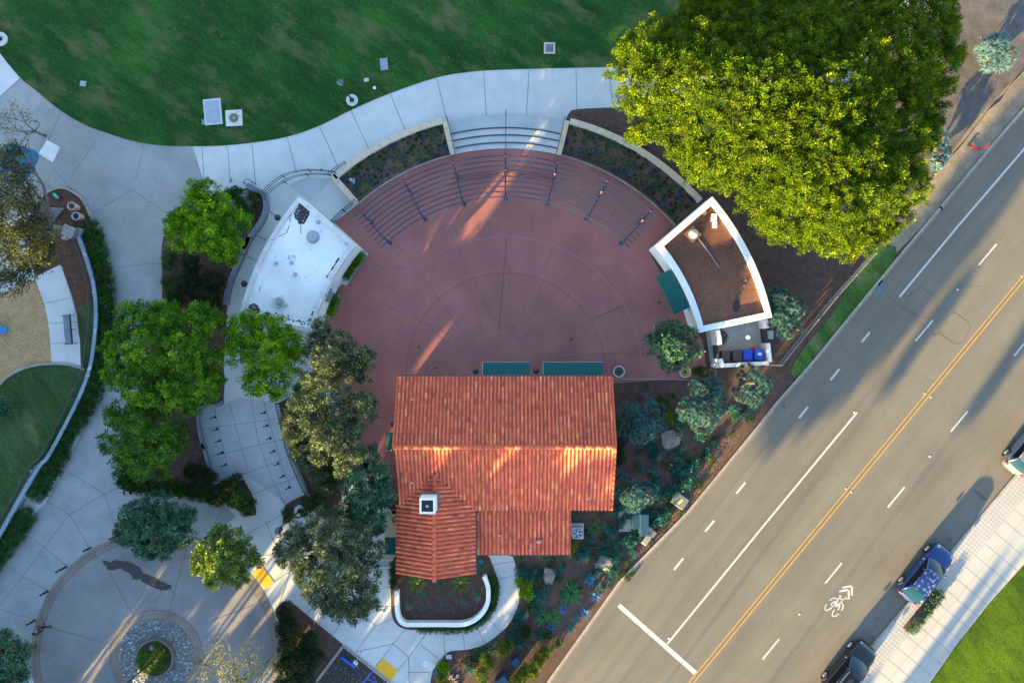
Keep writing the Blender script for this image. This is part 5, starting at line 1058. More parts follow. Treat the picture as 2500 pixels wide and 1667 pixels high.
# succulents of the two planters
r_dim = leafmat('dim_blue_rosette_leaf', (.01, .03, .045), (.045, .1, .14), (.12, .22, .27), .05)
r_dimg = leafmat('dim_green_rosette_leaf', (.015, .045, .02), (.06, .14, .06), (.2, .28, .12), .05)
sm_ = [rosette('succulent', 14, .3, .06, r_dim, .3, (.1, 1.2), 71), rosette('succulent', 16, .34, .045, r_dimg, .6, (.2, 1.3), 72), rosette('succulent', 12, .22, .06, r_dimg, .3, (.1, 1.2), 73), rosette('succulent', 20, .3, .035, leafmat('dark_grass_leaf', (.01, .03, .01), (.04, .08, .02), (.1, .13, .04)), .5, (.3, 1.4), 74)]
lbl = (('small blue rosette in the planter %s of the steps', 'blue rosettes'), ('small green spiky plant in the planter %s of the steps', 'green spiky plants'), ('small teal rosette in the planter %s of the steps', 'teal rosettes'), ('small dark tufted plant in the planter %s of the steps', 'dark tufts'))
for a0, a1, side, cnt, wts in ((104.6, 130, 'left', 120, (3, 4, 3, 4)), (75.4, 42, 'right', 130, (4, 3, 4, 3))):
    pp = []
    for _ in range(3000):
        if len(pp) >= cnt: break
        a = random.uniform(a0, a1); r_ = random.uniform(557, 622); p = PC+Vector((math.cos(R(a)), math.sin(R(a)), 0))*pr(r_)
        if all((p-q).length > .25 for q in pp): pp.append(p)
    for p in pp:
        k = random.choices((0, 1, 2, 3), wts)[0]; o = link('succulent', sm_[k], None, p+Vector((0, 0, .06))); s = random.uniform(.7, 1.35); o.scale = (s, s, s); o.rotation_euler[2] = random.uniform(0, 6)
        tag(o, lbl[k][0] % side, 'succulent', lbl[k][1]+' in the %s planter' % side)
# ---------------- unseen trees beyond the lower left edge, crowns and gaps shaped for shade ----------------
def uv(u, s): return DV*s+NV*u
def shade_tree(u, s, top, rad_, low, seed=0, dens=1.5, n=22, leaf=.5, clump=.6, name='unseen_tree', lab='unseen tree outside the lower left edge, shaped for its shade', grp='trees beyond the lower left edge'):
    p = uv(u, s); t = thing(name, lab, 'tree', (p.x, p.y, 0), grp)
    return t, p
gm = {}
def stree(u, s, top, rad_, low, var=0, tr=.12):
    key = var
    if key not in gm:
        r = random.Random(90+var); lb_ = [(r.uniform(-.45, .45), r.uniform(-.45, .45), r.uniform(.12, .9), r.uniform(.35, .55), r.uniform(.35, .55), r.uniform(.14, .2)) for _ in range(16)]+[(0, 0, .5, .75, .75, .45)]
        # unit crown: radius 1, height 0..1, scaled per tree
        o = crown('crown', [(a*1.2, b*1.2, c, d, e, f) for a, b, c, d, e, f in lb_], f_green, None, leaf=.08, clump=.09, dens=80 if var < 4 else 14, n=26, seed=var, zmin=-9, up=.1, wr=.6, inner=.5)
        gm[key] = o.data; bpy.data.objects.remove(o)
    p = uv(u, s); t = thing('unseen_tree', 'unseen tree beyond the lower left edge of the picture, shaped for its shade', 'tree', (p.x, p.y, 0), 'trees beyond the lower left edge')
    o = link('crown', gm[key], t, (0, 0, low)); o.scale = (rad_, rad_, top-low); o.rotation_euler[2] = random.uniform(0, 6)
    m = MB(); m.tube([(0, 0, 0), (0, 0, low+(top-low)*.6)], [tr, tr*.6], 6); m.build('trunk', bark, t)
k = 0
for u, h in ((-47, 10.5), (-43, 11), (-39.5, 11), (-36, 11.5), (-32.5, 11.5), (-29, 12), (-25.5, 12.5), (-22, 13), (-18.5, 13.5), (-15, 13.8), (-12.6, 14)):
    stree(u, -52+(k % 3)*2, h, 2.4, 4.8, k % 4)
    if u < -14: stree(u+1.7, -57, h+.8, 2.3, 5.5, (k+1) % 4)
    stree(u, -54, 5.8, 1.7, .3, k % 4)
    if u < -18: stree(u+1.7, -50, 5.4, 1.4, .3, 5-k % 2)
    k += 1
# crowns added to leave windows of light between low and high ones
for u, s, h, r_, lo_, v in ((-9.5, -58, 13.1, .8, 11.2, 1), (-8.3, -56, 13.1, .75, 11.6, 3), (-6.6, -53, 13.4, .4, 10.6, 3), (-5.3, -54, 13.4, .75, 6.6, 1), (-10.8, -55, 13.2, 1.1, 5, 2), (-10.2, -58, 13.4, .8, 9, 0), (-9.0, -52, 7.0, 1.1, 2.5, 2), (-6.2, -50, 6.6, 1.0, 3, 0), (-7.6, -51, 6.8, .7, 3, 0), (-4.6, -55, 13.6, .6, 11.6, 2), (-2.8, -57, 14.4, 1.1, 13.5, 3), (-.7, -55, 14, 1.1, 13, 1), (-4.3, -51, 8.0, 1.1, 5.0, 1), (-1.4, -52, 8.4, 1.4, 6.2, 2),
    (1.8, -52, 9.5, 1.5, 6.8, 3), (2.0, -56, 13.4, 1.4, 10.8, 4), (4.6, -55, 13.2, 1.4, 9.5, 5), (5.4, -51, 12.9, 1.6, 4.5, 0), (8.0, -52, 12.9, 1.5, 5, 2), (3.3, -50, 12.4, 1.5, 4.8, 1), (.3, -51, 11.6, 1.1, 6.2, 3), (9.8, -52, 12.5, 1.2, 5.5, 0), (4.4, -49, 4.6, 1.5, .5, 2), (-1.6, -49, 4.4, 1.2, .3, 1), (1.6, -48, 4.6, 1.0, .3, 2), (8.2, -56, 13.4, 1.3, 10, 4), (-3, -50, 4.5, 1.2, .5, 4), (6, -50, 5, 1.2, .5, 4), (-5.5, -49, 3.5, 1.2, .5, 1),
    (11.4, -51, 12.3, 1.3, 6.6, 1), (13.4, -51, 10, 1.1, 5.8, 3), (10, -49, 5, 1.0, .5, 5), (3.6, -54, 12.4, .9, 9, 1)): stree(u, s, h, r_, lo_, v)
for u, s, h, r_, lo_, v in ((-5.4, -50, 13, 1.5, 7.4, 4), (-4.2, -49, 13, 1.3, 8.2, 5), (2.5, -49, 14, 1.8, 11, 4), (6, -49, 14, 2, 11, 5), (9.5, -49, 13.8, 1.7, 10.5, 4), (-1, -46, 6.8, 1.6, 1.5, 4), (2.5, -46, 6.5, 1.6, 1.5, 5), (6.5, -46, 7, 1.8, 1.5, 4), (-19, -47, 6.5, 2, .5, 4), (-15.5, -47, 6.5, 2, .5, 5), (-12, -47, 6.5, 1.8, .5, 4), (-9, -47, 6, 1.5, .5, 5)): stree(u, s, h, r_, lo_, v, .06)  # sparse crowns added only to dim the sun patches
for u, s, h, r_, lo_, v in ((17.4, -52, 13.0, 1.3, 10.8, 0), (17.6, -55, 13.6, 1.4, 11.2, 1), (19.6, -54, 16.4, 1.4, 11, 1), (20.9, -52, 16.4, 1.35, 11.4, 2), (21.4, -58, 17.6, 1.2, 13.2, 3), (19.8, -57, 15.8, 1.5, 11.6, 0), (20.8, -56, 16.8, 1.4, 12, 0), (21.2, -54, 17, 1.2, 12, 3), (18.8, -53, 14.4, 1.3, 10.8, 2)): stree(u, s, h, r_, lo_, v, .02)
for u, s, top, r_, lo_ in ((23.5, -52, 13.8, .55, 12.1), (23.55, -53, 14.2, .5, 12.3), (23.45, -54, 14, .5, 12.4), (29.4, -52, 15.6, .7, 12.4), (29.5, -53, 15.8, .65, 12.8), (29.45, -54, 15.8, .6, 12.8), (37.45, -42, 8.9, .34, .3), (38.3, -41, 8.8, .36, .3), (37.4, -42.5, 8.7, .3, .3), (38.3, -41.6, 8.6, .3, .3), (37.9, -38, 6.9, .3, .3), (34.9, -37, 6.0, .8, 3.4)): stree(u, s, top, r_, lo_, 2, .02)
# ---------------- cars ----------------
def carpaint(name, c, spots=False):
    m, t, b, L = nmat(name); col = mix(t, 0.0, c, c)
    if spots:
        v = node(t, 'ShaderNodeTexVoronoi'); v.inputs['Scale'].default_value = 4.2; g = pos(t, local=True); L(g, v.inputs['Vector'])
        sx = node(t, 'ShaderNodeSeparateXYZ'); L(g, sx.inputs[0]); w1 = ramp(t, v.outputs['Distance'], [(.32, 1.0), (.5, 0.0)])
        mr = node(t, 'ShaderNodeMapRange'); mr.inputs[1].default_value = 1.38; mr.inputs[2].default_value = 1.42; L(sx.outputs[2], mr.inputs[0])
        n2 = ramp(t, noi(t, g, 1.6, 2), [(.42, 0.0), (.5, .8)])
        mm = node(t, 'ShaderNodeMath', operation='MULTIPLY'); L(mr.outputs[0], mm.inputs[0]); L(w1, mm.inputs[1]); m3 = node(t, 'ShaderNodeMath', operation='MULTIPLY'); L(mm.outputs[0], m3.inputs[0]); L(n2, m3.inputs[1])
        col = mix(t, m3.outputs[0], c, (.17, .17, .24))
    L(col, b.inputs['Base Color']); b.inputs['Metallic'].default_value = .1; b.inputs['Roughness'].default_value = .35; b.inputs['Coat Weight'].default_value = .35; b.inputs['Coat Roughness'].default_value = .05
    return m
redlens = X('red_lens', (.45, .01, .015), .2); clearlens = X('clear_lens', (.3, .33, .36), .12); carglass = X('car_glass', (.004, .03, .05), .05, 0, .22); tintg = X('tinted_glass', (.006, .009, .012), .08, 0, .2)
def grid(P, nu, nv, f):
    m = MB(); m.add([f(i/nu, j/nv) for j in range(nv+1) for i in range(nu+1)], [(j*(nu+1)+i, j*(nu+1)+i+1, (j+1)*(nu+1)+i+1, (j+1)*(nu+1)+i) for j in range(nv) for i in range(nu)]); return m
def car(label, loc, rz, paint, Ln=4.5, Wd=1.8, Ht=1.5, suv=False, sunroof=False):
    t = thing('parked_car', label, 'car', loc, 'cars parked along the kerb', rz); h = Wd/2; a = Ln/2; zb = .92 if not suv else 1.02
    # x, halfwidth, top height
    st_ = [(-a, .62, .62), (-a+.06, .78, .86), (-a+.3, .93, zb+.02), (-a+.9, .99, zb+.03), (-.8, 1, zb+.03), (0, 1, zb), (.8, 1, zb-.02), (a-1.15, .99, zb-.04), (a-.6, .95, zb-.12), (a-.25, .86, zb-.2), (a-.07, .72, .62), (a, .5, .5)]
    vs = []; n = 13
    for x, k, zt in st_:
        w_ = h*k; half = [(w_*.86, .2), (w_*.98, .32), (w_*1.0, .55), (w_*.985, min(zt-.05, .74)), (w_*.93, zt-.035), (w_*.6, zt+.015), (0, zt+.03)]
        vs += [(x, y, z) for y, z in half]+[(x, -y, z) for y, z in half[-2::-1]]
    fs = [(i*n+k, i*n+k+1, (i+1)*n+k+1, (i+1)*n+k) for i in range(len(st_)-1) for k in range(n-1)]+[(i*n+n-1, i*n, (i+1)*n, (i+1)*n+n-1) for i in range(len(st_)-1)]+[tuple(range(n)), tuple(range((len(st_)-1)*n, len(st_)*n))[::-1]]
    m = MB(); m.add(vs, fs); bd = m.build('body', paint, t, smooth=True); s = bd.modifiers.new('sub', 'SUBSURF'); s.levels = 2; s.render_levels = 2
    xc, xr = a-1.32, -a+.28; tf, tr_ = a-2.05, -a+(1.0 if not suv else .75); wb, wt = h*.9, h*.7; zr = Ht
    def cab(x, y, z): return (x, y, z)
    def ws(u, v): y = (u*2-1); return ((xc+(tf-xc)*v)+.14*(1-y*y), y*(wb+(wt-wb)*v)*.95, zb-.02+(zr-.03-zb)*v+.05*math.sin(math.pi*v)*.5)
    def rw2(u, v): y = (u*2-1); return ((xr+(tr_-xr)*v)-.1*(1-y*y), y*(wb+(wt-wb)*v)*.93, zb+.0+(zr-.05-zb)*v+.05*math.sin(math.pi*v)*.5)
    grid(0, 8, 4, ws).build('windshield', carglass, t, smooth=True); grid(0, 8, 4, rw2).build('rear_window', carglass, t, smooth=True)
    def rf(u, v): x = tr_+(tf-tr_)*u; y = v*2-1; e = 1-(2*u-1)**4*.06; return (x+(.14 if u > .5 else -.1)*(1-y*y)*abs(2*u-1)**3, y*wt*e, zr-.06+.075*(1-y*y)+.05*(1-(2*u-1)**2))
    grid(0, 12, 8, rf).build('roof', paint, t, smooth=True)
    for s_ in (-1, 1):
        for x0, x1, q0, q1 in ((xc-.05, .12, tf-.05, .1), (.04, xr+.35, .02, tr_+.12)):
            m = MB(); m.add([(x0, s_*wb*.985, zb-.0), (x1, s_*wb*.985, zb+.0), (q1, s_*wt*1.0, zr-.08), (q0, s_*wt*1.0, zr-.08)], [(0, 1, 2, 3), (3, 2, 1, 0)]); m.build('side_window', tintg, t)
        m = MB(); m.tube([(xc+.02, s_*wb*.96, zb-.04), (tf, s_*wt*.97, zr-.07)], .045, 6); m.tube([(tf, s_*wt*.985, zr-.07), (tr_, s_*wt*.985, zr-.07)], .04, 6); m.tube([(tr_, s_*wt*.97, zr-.07), (xr, s_*wb*.95, zb)], .085, 6); m.tube([(.07, s_*wb*.985, zb-.02), (.05, s_*wt, zr-.08)], .03, 6); m.build('pillars', paint, t, smooth=True)
        m = MB(); m.ball((xc-.32, s_*(h+.1), zb+.06), .12, 10, (.6, 1, .7)); m.build('mirror', paint, t, smooth=True)
        for x in (a-.85, -a+.85):
            m = MB(); m.tube([(x, s_*(h-.25), .33), (x, s_*(h+.012), .33)], .38, 24); m.build('wheel_arch', rubber, t)
            m = MB(); m.tube([(x, s_*(h-.22), .33), (x, s_*(h+.03), .33)], .33, 24); wl = m.build('wheel', rubber, t)
            m = MB(); m.tube([(x, s_*(h+.0), .33), (x, s_*(h+.038), .33)], .21, 20); 
            for k in range(7): an = k*math.pi*2/7; m.tube([(x, s_*(h+.045), .33), (x+.2*math.cos(an), s_*(h+.045), .33+.2*math.sin(an))], .022, 4)
            m.build('rim', chrome, wl)
        m = MB(); m.ball((a-.26, s_*h*.66, .69), .17, 10, (1.1, .7, .4)); m.build('headlight', clearlens, t, smooth=True)
        m = MB(); m.ball((-a+.12, s_*h*.74, .82), .2, 10, (.5, .75, .62)); m.build('taillight', redlens, t, smooth=True)
        m = MB(); m.box((.35, s_*(h+.004), .72), (.16, .02, .03)); m.build('door_handle', chrome, t)
    m = MB(); m.box((a-.02, 0, .48), (.06, .9, .16)); m.build('grille', rubber, t); m = MB(); m.box((-a+.0, 0, .62), (.03, .4, .12)); m.build('number_plate', clearlens, t)
    m = MB(); m.tube([(xc+.1, .1, zb+.03), (xc-.3, .6, zb+.22)], .012, 4); m.tube([(xc+.1, -.4, zb+.03), (xc-.3, .05, zb+.24)], .012, 4); m.build('wipers', rubber, t)
    if sunroof: m = MB(); m.box((tr_+(tf-tr_)*.55, 0, zr+.045), (.95, wt*1.3, .02)); m.build('sunroof', tintg, t, bevel=.01)
    for s_ in (-1, 1):
        if suv: m = MB(); m.tube([(tf-.2, s_*wt*.82, zr+.06), (tr_+.2, s_*wt*.82, zr+.06)], .025, 6); m.build('roof_rail', chrome, t)
    return t
RZ = math.atan2(.765, .644)
car('blue compact car with pale blotches on its roof, parked beside the sidewalk hedge', W((2250, 1393)), RZ, carpaint('blue_paint_car', (.002, .022, .12), True), 4.6, 1.82, 1.48)
car('black sport utility car with a sunroof at the bottom edge of the street', W((2064, 1626)), RZ, carpaint('black_paint_car', (.01, .012, .015)), 4.5, 1.85, 1.62, True, True)
car('silver car at the right edge of the picture, mostly out of view', W((2507, 1083)), RZ, carpaint('silver_paint_car', (.1, .115, .15)), 4.7, 1.84, 1.55, True)
# ---------------- person ----------------
def skin_figure(name, V, E, Rr, mat_, parent, root=0, sub=2):
    me = bpy.data.meshes.new(name); me.from_pydata(V, E, []); me.materials.append(mat_); o = link(name, me, parent)
    k = o.modifiers.new('skin', 'SKIN'); k.use_smooth_shade = True
    for i, r_ in enumerate(Rr): me.skin_vertices[0].data[i].radius = (r_, r_) if not isinstance(r_, tuple) else r_
    me.skin_vertices[0].data[root].use_root = True
    s = o.modifiers.new('sub', 'SUBSURF'); s.levels = sub; s.render_levels = sub; return o
pr_ = thing('person', 'person in dark clothes walking on the roundabout edge at lower left', 'person', W((117, 1525)), None, 2.5)
ski = M_('skin', (.32, .17, .11), (.28, .14, .09), 20, .55, local=True); clo = M_('dark_green_jacket', (.035, .045, .03), (.02, .028, .02), 8, .9, local=True); jea = M_('black_jeans', (.02, .022, .03), (.012, .013, .018), 8, .9, local=True)
V = [(0, 0, .95), (0, 0, 1.15), (0, 0, 1.38), (.01, 0, 1.5), (.02, 0, 1.58), (.02, 0, 1.7), (0, .19, 1.41), (-.12, .25, 1.14), (.02, .27, .93), (.07, .27, .85), (0, -.19, 1.41), (.12, -.25, 1.15), (.32, -.22, 1.05), (.4, -.21, 1.04), (0, .1, .88), (.14, .1, .5), (.06, .11, .1), (.2, .11, .04), (0, -.1, .88), (-.05, -.1, .5), (-.3, -.11, .16), (-.2, -.12, .05)]
E = [(0, 1), (1, 2), (2, 3), (3, 4), (4, 5), (2, 6), (6, 7), (7, 8), (8, 9), (2, 10), (10, 11), (11, 12), (12, 13), (0, 14), (14, 15), (15, 16), (16, 17), (0, 18), (18, 19), (19, 20), (20, 21)]
skin_figure('body', V, E, [(.13, .15), (.11, .14), (.12, .16), .06, (.085, .075), (.09, .08), .07, .045, .034, .034, .07, .045, .034, .034, .085, .062, .045, .038, .085, .062, .045, .038], ski, pr_)
skin_figure('jacket', [V[i] for i in (0, 1, 2, 6, 7, 8, 10, 11, 12)], [(0, 1), (1, 2), (2, 3), (3, 4), (4, 5), (2, 6), (6, 7), (7, 8)], [(.15, .17), (.13, .16), (.14, .18), .085, .06, .045, .085, .06, .045], clo, pr_)
skin_figure('trousers', [V[i] for i in (0, 14, 15, 16, 18, 19, 20)], [(0, 1), (1, 2), (2, 3), (0, 4), (4, 5), (5, 6)], [(.145, .165), .1, .075, .06, .1, .075, .06], jea, pr_)
m = MB(); m.ball((.0, 0, 1.71), .115, 14, (1.05, .85, 1.0), .1, 2); m.build('hair', M_('dark_hair', (.02, .012, .008), local=True), pr_, smooth=True)
m = MB(); m.ball((.115, .03, 1.645), .014, 6); m.ball((.115, -.03, 1.645), .014, 6); m.ball((.12, 0, 1.61), .018, 6); m.build('face_features', ski, pr_, smooth=True)
for s_, p in ((1, (.07, .27, .83)), (-1, (.42, -.21, 1.04))):
    for k in range(4): m = MB(); q = Vector(p); d = Vector((.012*k-.02, .0, -.075)) if s_ == 1 else Vector((.075, .012*k-.02, 0)); o_2 = Vector((.013*k-.02, 0, 0)) if s_ == 1 else Vector((0, .013*k-.02, 0)); m.tube([q+o_2, q+o_2+d], [.009, .006], 6); m.build('finger', ski, pr_)
    m = MB(); q = Vector(p); m.tube([q, q+(Vector((.04, 0, -.03)) if s_ == 1 else Vector((.03, .04, 0)))], [.011, .008], 6); m.build('thumb', ski, pr_)
for i in (17, 21): m = MB(); m.ball(V[i], .055, 10, (2.2, .85, .8)); m.build('shoe', rubber, pr_, smooth=True)
# ---------------- scooter ----------------
sc = thing('kick_scooter', 'red kick scooter standing on the sandy verge by the road', 'scooter', W((2376, 361)), None, -.3)
redp = X('red_paint', (.6, .015, .02), .35)
m = MB(); m.box((0, 0, .13), (.62, .17, .05)); m.build('deck', redp, sc, bevel=.01); m = MB(); m.tube([(.34, 0, .1), (.42, 0, .5), (.48, 0, 1.08)], .035, 8); m.build('stem', redp, sc); m = MB(); m.tube([(.47, -.24, 1.1), (.47, .24, 1.1)], .02, 8); m.build('handlebar', redp, sc)
for x in (-.4, .38): m = MB(); m.tube([(x, -.03, .11), (x, .03, .11)], .11, 16); m.build('wheel', rubber, sc)
m = MB(); m.box((-.36, 0, .23), (.2, .12, .02)); m.build('mudguard', rubber, sc)
# ---------------- street furniture ----------------
def lamp(label, base, arm=None, h=3.6, pad=.42, hang=False):
    b = W(base); t = thing('street_lamp', label, 'lamp post', b)
    if pad: m = MB(); m.cyl((0, 0, 0), pad, .12, 32); m.build('concrete_base', conc, t)
    m = MB(); m.lathe((0, 0, .1), [(.0, .3), (.16, .0), (.17, .1), (.11, .25), (.07, .4), (.055, 1), (.05, h), (0, h)], 12); m.build('post', black, t, smooth=True)
    if hang:
        d = Vector(arm); m = MB(); m.tube([(0, 0, h), (0, 0, h+.2), d*.5+Vector((0, 0, h+.3)), d+Vector((0, 0, h+.2))], .04, 6); m.build('arm', black, t)
        m = MB(); m.cyl(d+Vector((0, 0, h-.35)), .2, .5, 6, .24); m.cyl(d+Vector((0, 0, h+.15)), .26, .1, 6, .1); m.build('lantern', steel, t)
    else: 
        m = MB(); m.cyl((0, 0, h+.1), .13, .35, 6, .2); m.build('lantern', M_('lamp_glass', (.4, .42, .42)), t); m = MB(); m.cyl((0, 0, h+.45), .24, .16, 6, .05); m.cyl((0, 0, h+.6), .03, .15, 6); m.build('lantern_hood', steel, t)
    return t
lamp('black lamp post on a round concrete base at the lawn edge, upper centre', (860, 246)); lamp('lamp post on a round concrete base cut by the far left edge', (3, 97), h=2.6, pad=.5)
lamp('black lamp post with a hanging lantern arm on a round pad by the terrace', (733, 1246), arm=(-.35, -.45, 0), h=4.1, pad=.42, hang=True); lamp('tall black lamp post rising from the roundabout planter at the bottom', (377, 1608), h=5.2, pad=0)
for i, (x, y) in enumerate(((130, 355), (148, 443), (168, 530), (193, 618), (222, 703), (258, 787), (298, 865))):
    p = W(cv('J', x, y)); t = thing('bollard', 'thin dark bollard of the right terrace row, number %s counted from the top' % ('one two three four five six seven'.split()[i]), 'bollard', p, 'thin bollards on the terrace')
    MB().cyl((0, 0, 0), .1, .03, 12).build('base_plate', black, t); MB().cyl((0, 0, 0), .035, .85, 8).build('post', black, t); m = MB(); m.ball((0, 0, .87), .055, 8); m.build('cap', black, t)
for i, q in enumerate((('E', 1395, 1297), ('E', 1408, 1375), ('E', 1425, 1450), ('E', 1443, 1527), ('I', 1450, 65), ('I', 1472, 143))):
    p = W(cv(*q)); t = thing('bollard', 'thin dark bollard of the left terrace row, number %s counted from the top' % ('one two three four five six'.split()[i]), 'bollard', p, 'thin bollards on the terrace')
    MB().cyl((0, 0, 0), .1, .03, 12).build('base_plate', black, t); MB().cyl((0, 0, 0), .035, .85, 8).build('post', black, t); m = MB(); m.ball((0, 0, .87), .055, 8); m.build('cap', black, t)
for q, lb in (((590, 686), 'second one up from the stained gutter'), ((435, 808), 'with the longest visible post, left of the wet stain'), ((313, 968), 'next above the one by the walking person'), ((228, 1157), 'closest to the walking person'), ((757, 610), 'partly under the round blue green tree'), ((1372, 600), 'between the two roundabout trees')):
    p = W(cv('I', *q)); t = thing('bollard', 'black yellow banded bollard, '+lb, 'bollard', p, 'bollards round the roundabout')
    h_ = 1.35 if 'longest' in lb else .95; MB().cyl((0, 0, 0), .075, h_, 12).build('post', black, t); MB().cyl((0, 0, h_-.2), .079, .07, 12).build('yellow_band', painty, t); m = MB(); m.ball((0, 0, h_), .075, 10, (1, 1, .5)); m.build('cap', black, t)
# bench
bn = thing('park_bench', 'dark slatted metal bench on the pale path beside the play area', 'bench', W(cv('E', 470, 730)), None, R(95))
m = MB(); [m.box((0, y, .45), (2.1, .07, .03)) for y in (-.1, .0, .1, .2, .3)]; m.build('seat', greyw, bn)
m = MB(); [m.box((0, -.24-.03*k, .55+.09*k), (2.1, .02, .06)) for k in range(5)]; m.build('backrest', steel, bn)
for x in (-1.02, 0, 1.02): m = MB(); m.tube([(x, .32, 0), (x, .32, .43), (x, -.2, .43), (x, -.36, .95)], .022, 6); m.tube([(x, -.26, 0), (x, -.2, .43)], .022, 6); m.build('leg', black, bn)
for x in (-1.02, 1.02): m = MB(); m.tube([(x, .34, .43), (x, .34, .66), (x, -.26, .66)], .02, 6); m.build('armrest', black, bn)
sl_ = thing('slide', 'end of a bright blue plastic slide on the wood chips', 'slide', W((2, 805))); m = MB(); m.box((0, 0, .3), (1.2, .42, .05)); m.build('chute', X('blue_plastic', (.02, .25, .6), .35), sl_, bevel=.02)
for y in (-.22, .22): MB().box((0, y, .38), (1.2, .05, .2)).build('side_wall', X('blue_plastic_edge', (.02, .2, .5), .35), sl_)
MB().box((.3, 0, .14), (.08, .3, .28)).build('foot', X('blue_plastic_foot', (.02, .2, .5), .35), sl_)
# bins, urns, pillar
def urn(label, p, r_, h_, col, fill, cat='planter', name='round_planter', hole=True, inner=.68):
    t = thing(name, label, cat, W(p)); mm = M_('pot_'+label[:6].replace(' ', '_'), col, tuple(x*.85 for x in col), 5, .8, fine=.1, finesc=18, local=True)
    m = MB(); m.lathe((0, 0, 0), [(0, 0), (r_*.68, 0), (r_*.82, h_*.5), (r_, h_*.92), (r_, h_), (r_*.8, h_), (r_*.78, h_*.86)], 28); m.build('pot', mm, t, smooth=False); m = MB(); m.cyl((0, 0, h_*.8), r_*.79, .04, 24); m.build('filling', fill, t)
    if hole: m = MB(); m.cyl((0, 0, h_*.8+.04), r_*.25, .06, 16); m.build('opening', black, t)
    return t
urn('grey stone round planter at the top right corner of the tiled roof', (1508, 906), .42, .75, (.5, .42, .38), M_('dark_fill', (.09, .09, .09)))
urn('tan round planter with a yellow inner rim at the plaza corner', (1668, 907), .42, .7, (.55, .42, .32), M_('ochre_fill', (.42, .29, .08)))
urn('upper tan litter bin with a dark centre in the red mulch bed', (190, 508), .3, .85, (.45, .36, .3), M_('grey_lid', (.16, .16, .18)), 'bin', 'litter_bin')
urn('lower tan litter bin with a blue lid in the red mulch bed', (200, 532), .3, .85, (.45, .36, .3), X('blue_lid', (.02, .1, .25), .4), 'bin', 'litter_bin')
urn('terracotta pot at the left wall of the tiled wing', (971, 1264), .42, .6, (.5, .34, .16), M_('tan_fill', (.4, .25, .1)), hole=False); urn('dark brown pot above the terracotta pot, under the olive tree', (962, 1228), .36, .6, (.09, .05, .035), soil, hole=False)
pt = thing('stone_pillar', 'rough stone topped pillar at the upper end of the curved retaining wall', 'pillar', W((190, 570))); MB().box((0, 0, .6), (.75, .65, 1.2), rz=-.4).build('shaft', greyw, pt, bevel=.03); MB().box((0, 0, 1.24), (.85, .75, .1), rz=-.4).build('cap', M_('speckled_cap', (.4, .38, .35), (.15, .14, .14), 7), pt, bevel=.02)
MB().box((.5, .02, .4), (.35, .5, .8), rz=-.4).build('buttress', greyw, pt, bevel=.03)
m = MB(); m.box(W((166, 578))+Vector((0, 0, .3)), (.38, .42, .6), rz=.4); tag(m.build('utility_box', M_('pale_grey_box', (.38, .4, .45)), bevel=.02), 'small pale grey box left of the stone topped pillar', 'box')
sc_ = thing('bird_sculpture', 'small teal bird shaped ornament lying in the red mulch bed', 'ornament', W(cv('A', 388, 1342)), None, -.75); m = MB(); m.ball((0, 0, .12), .14, 12, (2.2, .8, .8)); m.build('body', X('teal_paint', (.02, .3, .27), .4), sc_, smooth=True); m = MB(); m.tube([(.3, 0, .12), (.7, 0, .05)], [.06, .01], 6); m.build('tail', black, sc_)
# stump of logs under the sparse tree
lg = thing('driftwood_planter', 'grey weathered log feature with a round ring under the sparse tree', 'log', W(cv('A', 330, 1470)))
for i in range(7): m = MB(); m.tube([(-.9+.05*i, -.5+.16*i, .15), (.6+.1*i, -.4+.13*i, .2)], [.1, .08], 8); m.build('log', M_('weathered_log', (.16, .17, .2), (.1, .1, .12), 6), lg)
m = MB(); m.strip(arc((.15, -.1), .32, 0, 360, 20)[:-1], .08, .2, .38, closed=True); m.build('ring', bark, lg)
# lawn fixtures
vb = thing('utility_vault', 'large pale rectangular utility vault cover in the lawn', 'vault cover', W(cv('A', 1458, 768)), None, R(5.5)); MB().box((0, 0, .09), (1.25, 1.85, .12)).build('frame', M_('pale_frame', (.5, .52, .55)), vb, bevel=.02)
gl_ = M_('grey_lid_panel', (.3, .34, .39), (.27, .3, .35), 3, .6, speck=((.1, .1, .1), 6, .7))
for y in (-.4, .4): MB().box((0, y, .16), (1.0, .77, .03)).build('lid', gl_, vb)
mh = thing('manhole_slab', 'cracked square concrete slab with a round manhole cover in the lawn', 'manhole', W(cv('A', 1602, 810)), None, R(3)); MB().box((0, 0, .06), (1.18, 1.15, .1)).build('slab', M_('pale_slab', (.55, .53, .49), (.48, .46, .42), 3), mh); MB().cyl((0, 0, .11), .33, .02, 30).build('cover', M_('iron_cover', (.1, .1, .1), (.2, .18, .16), 14, fine=.3), mh); MB().cyl((0, 0, .13), .05, .006, 10).build('cover_cap', stucco, mh)
m = MB()
for a_, b_ in (((.2, .25), (.55, .55)), ((.3, .1), (.58, -.05)), ((.28, .2), (.5, .1)), ((-.15, .35), (.0, .3)), ((.2, .3), (.28, .56))): m.strip([Vector((*a_, 0)), Vector((*b_, 0))], .025, .1125)
m.build('cracks', jointm, mh)
def plate(name, label, c, x, y, sx, sy_, col, rz=0, cat='cover', z=.07, kids=None):
    t = MB().box((0, 0, 0), (sx, sy_, z)).build(name, M_(name+'_%d' % x, col, tuple(v*.8 for v in col), 6, .8, fine=.15, finesc=18), None, loc=W(cv(c, x, y), z/2+.03), bevel=.01); t.rotation_euler[2] = rz; return tag(t, label, cat)
plate('valve_box', 'small grey valve box in the left part of the lawn', 'A', 568, 573, .42, .38, (.3, .33, .36), -.15); plate('green_box_cover', 'small green cover touching the big utility vault', 'A', 1392, 835, .25, .38, (.1, .3, .25), .05)
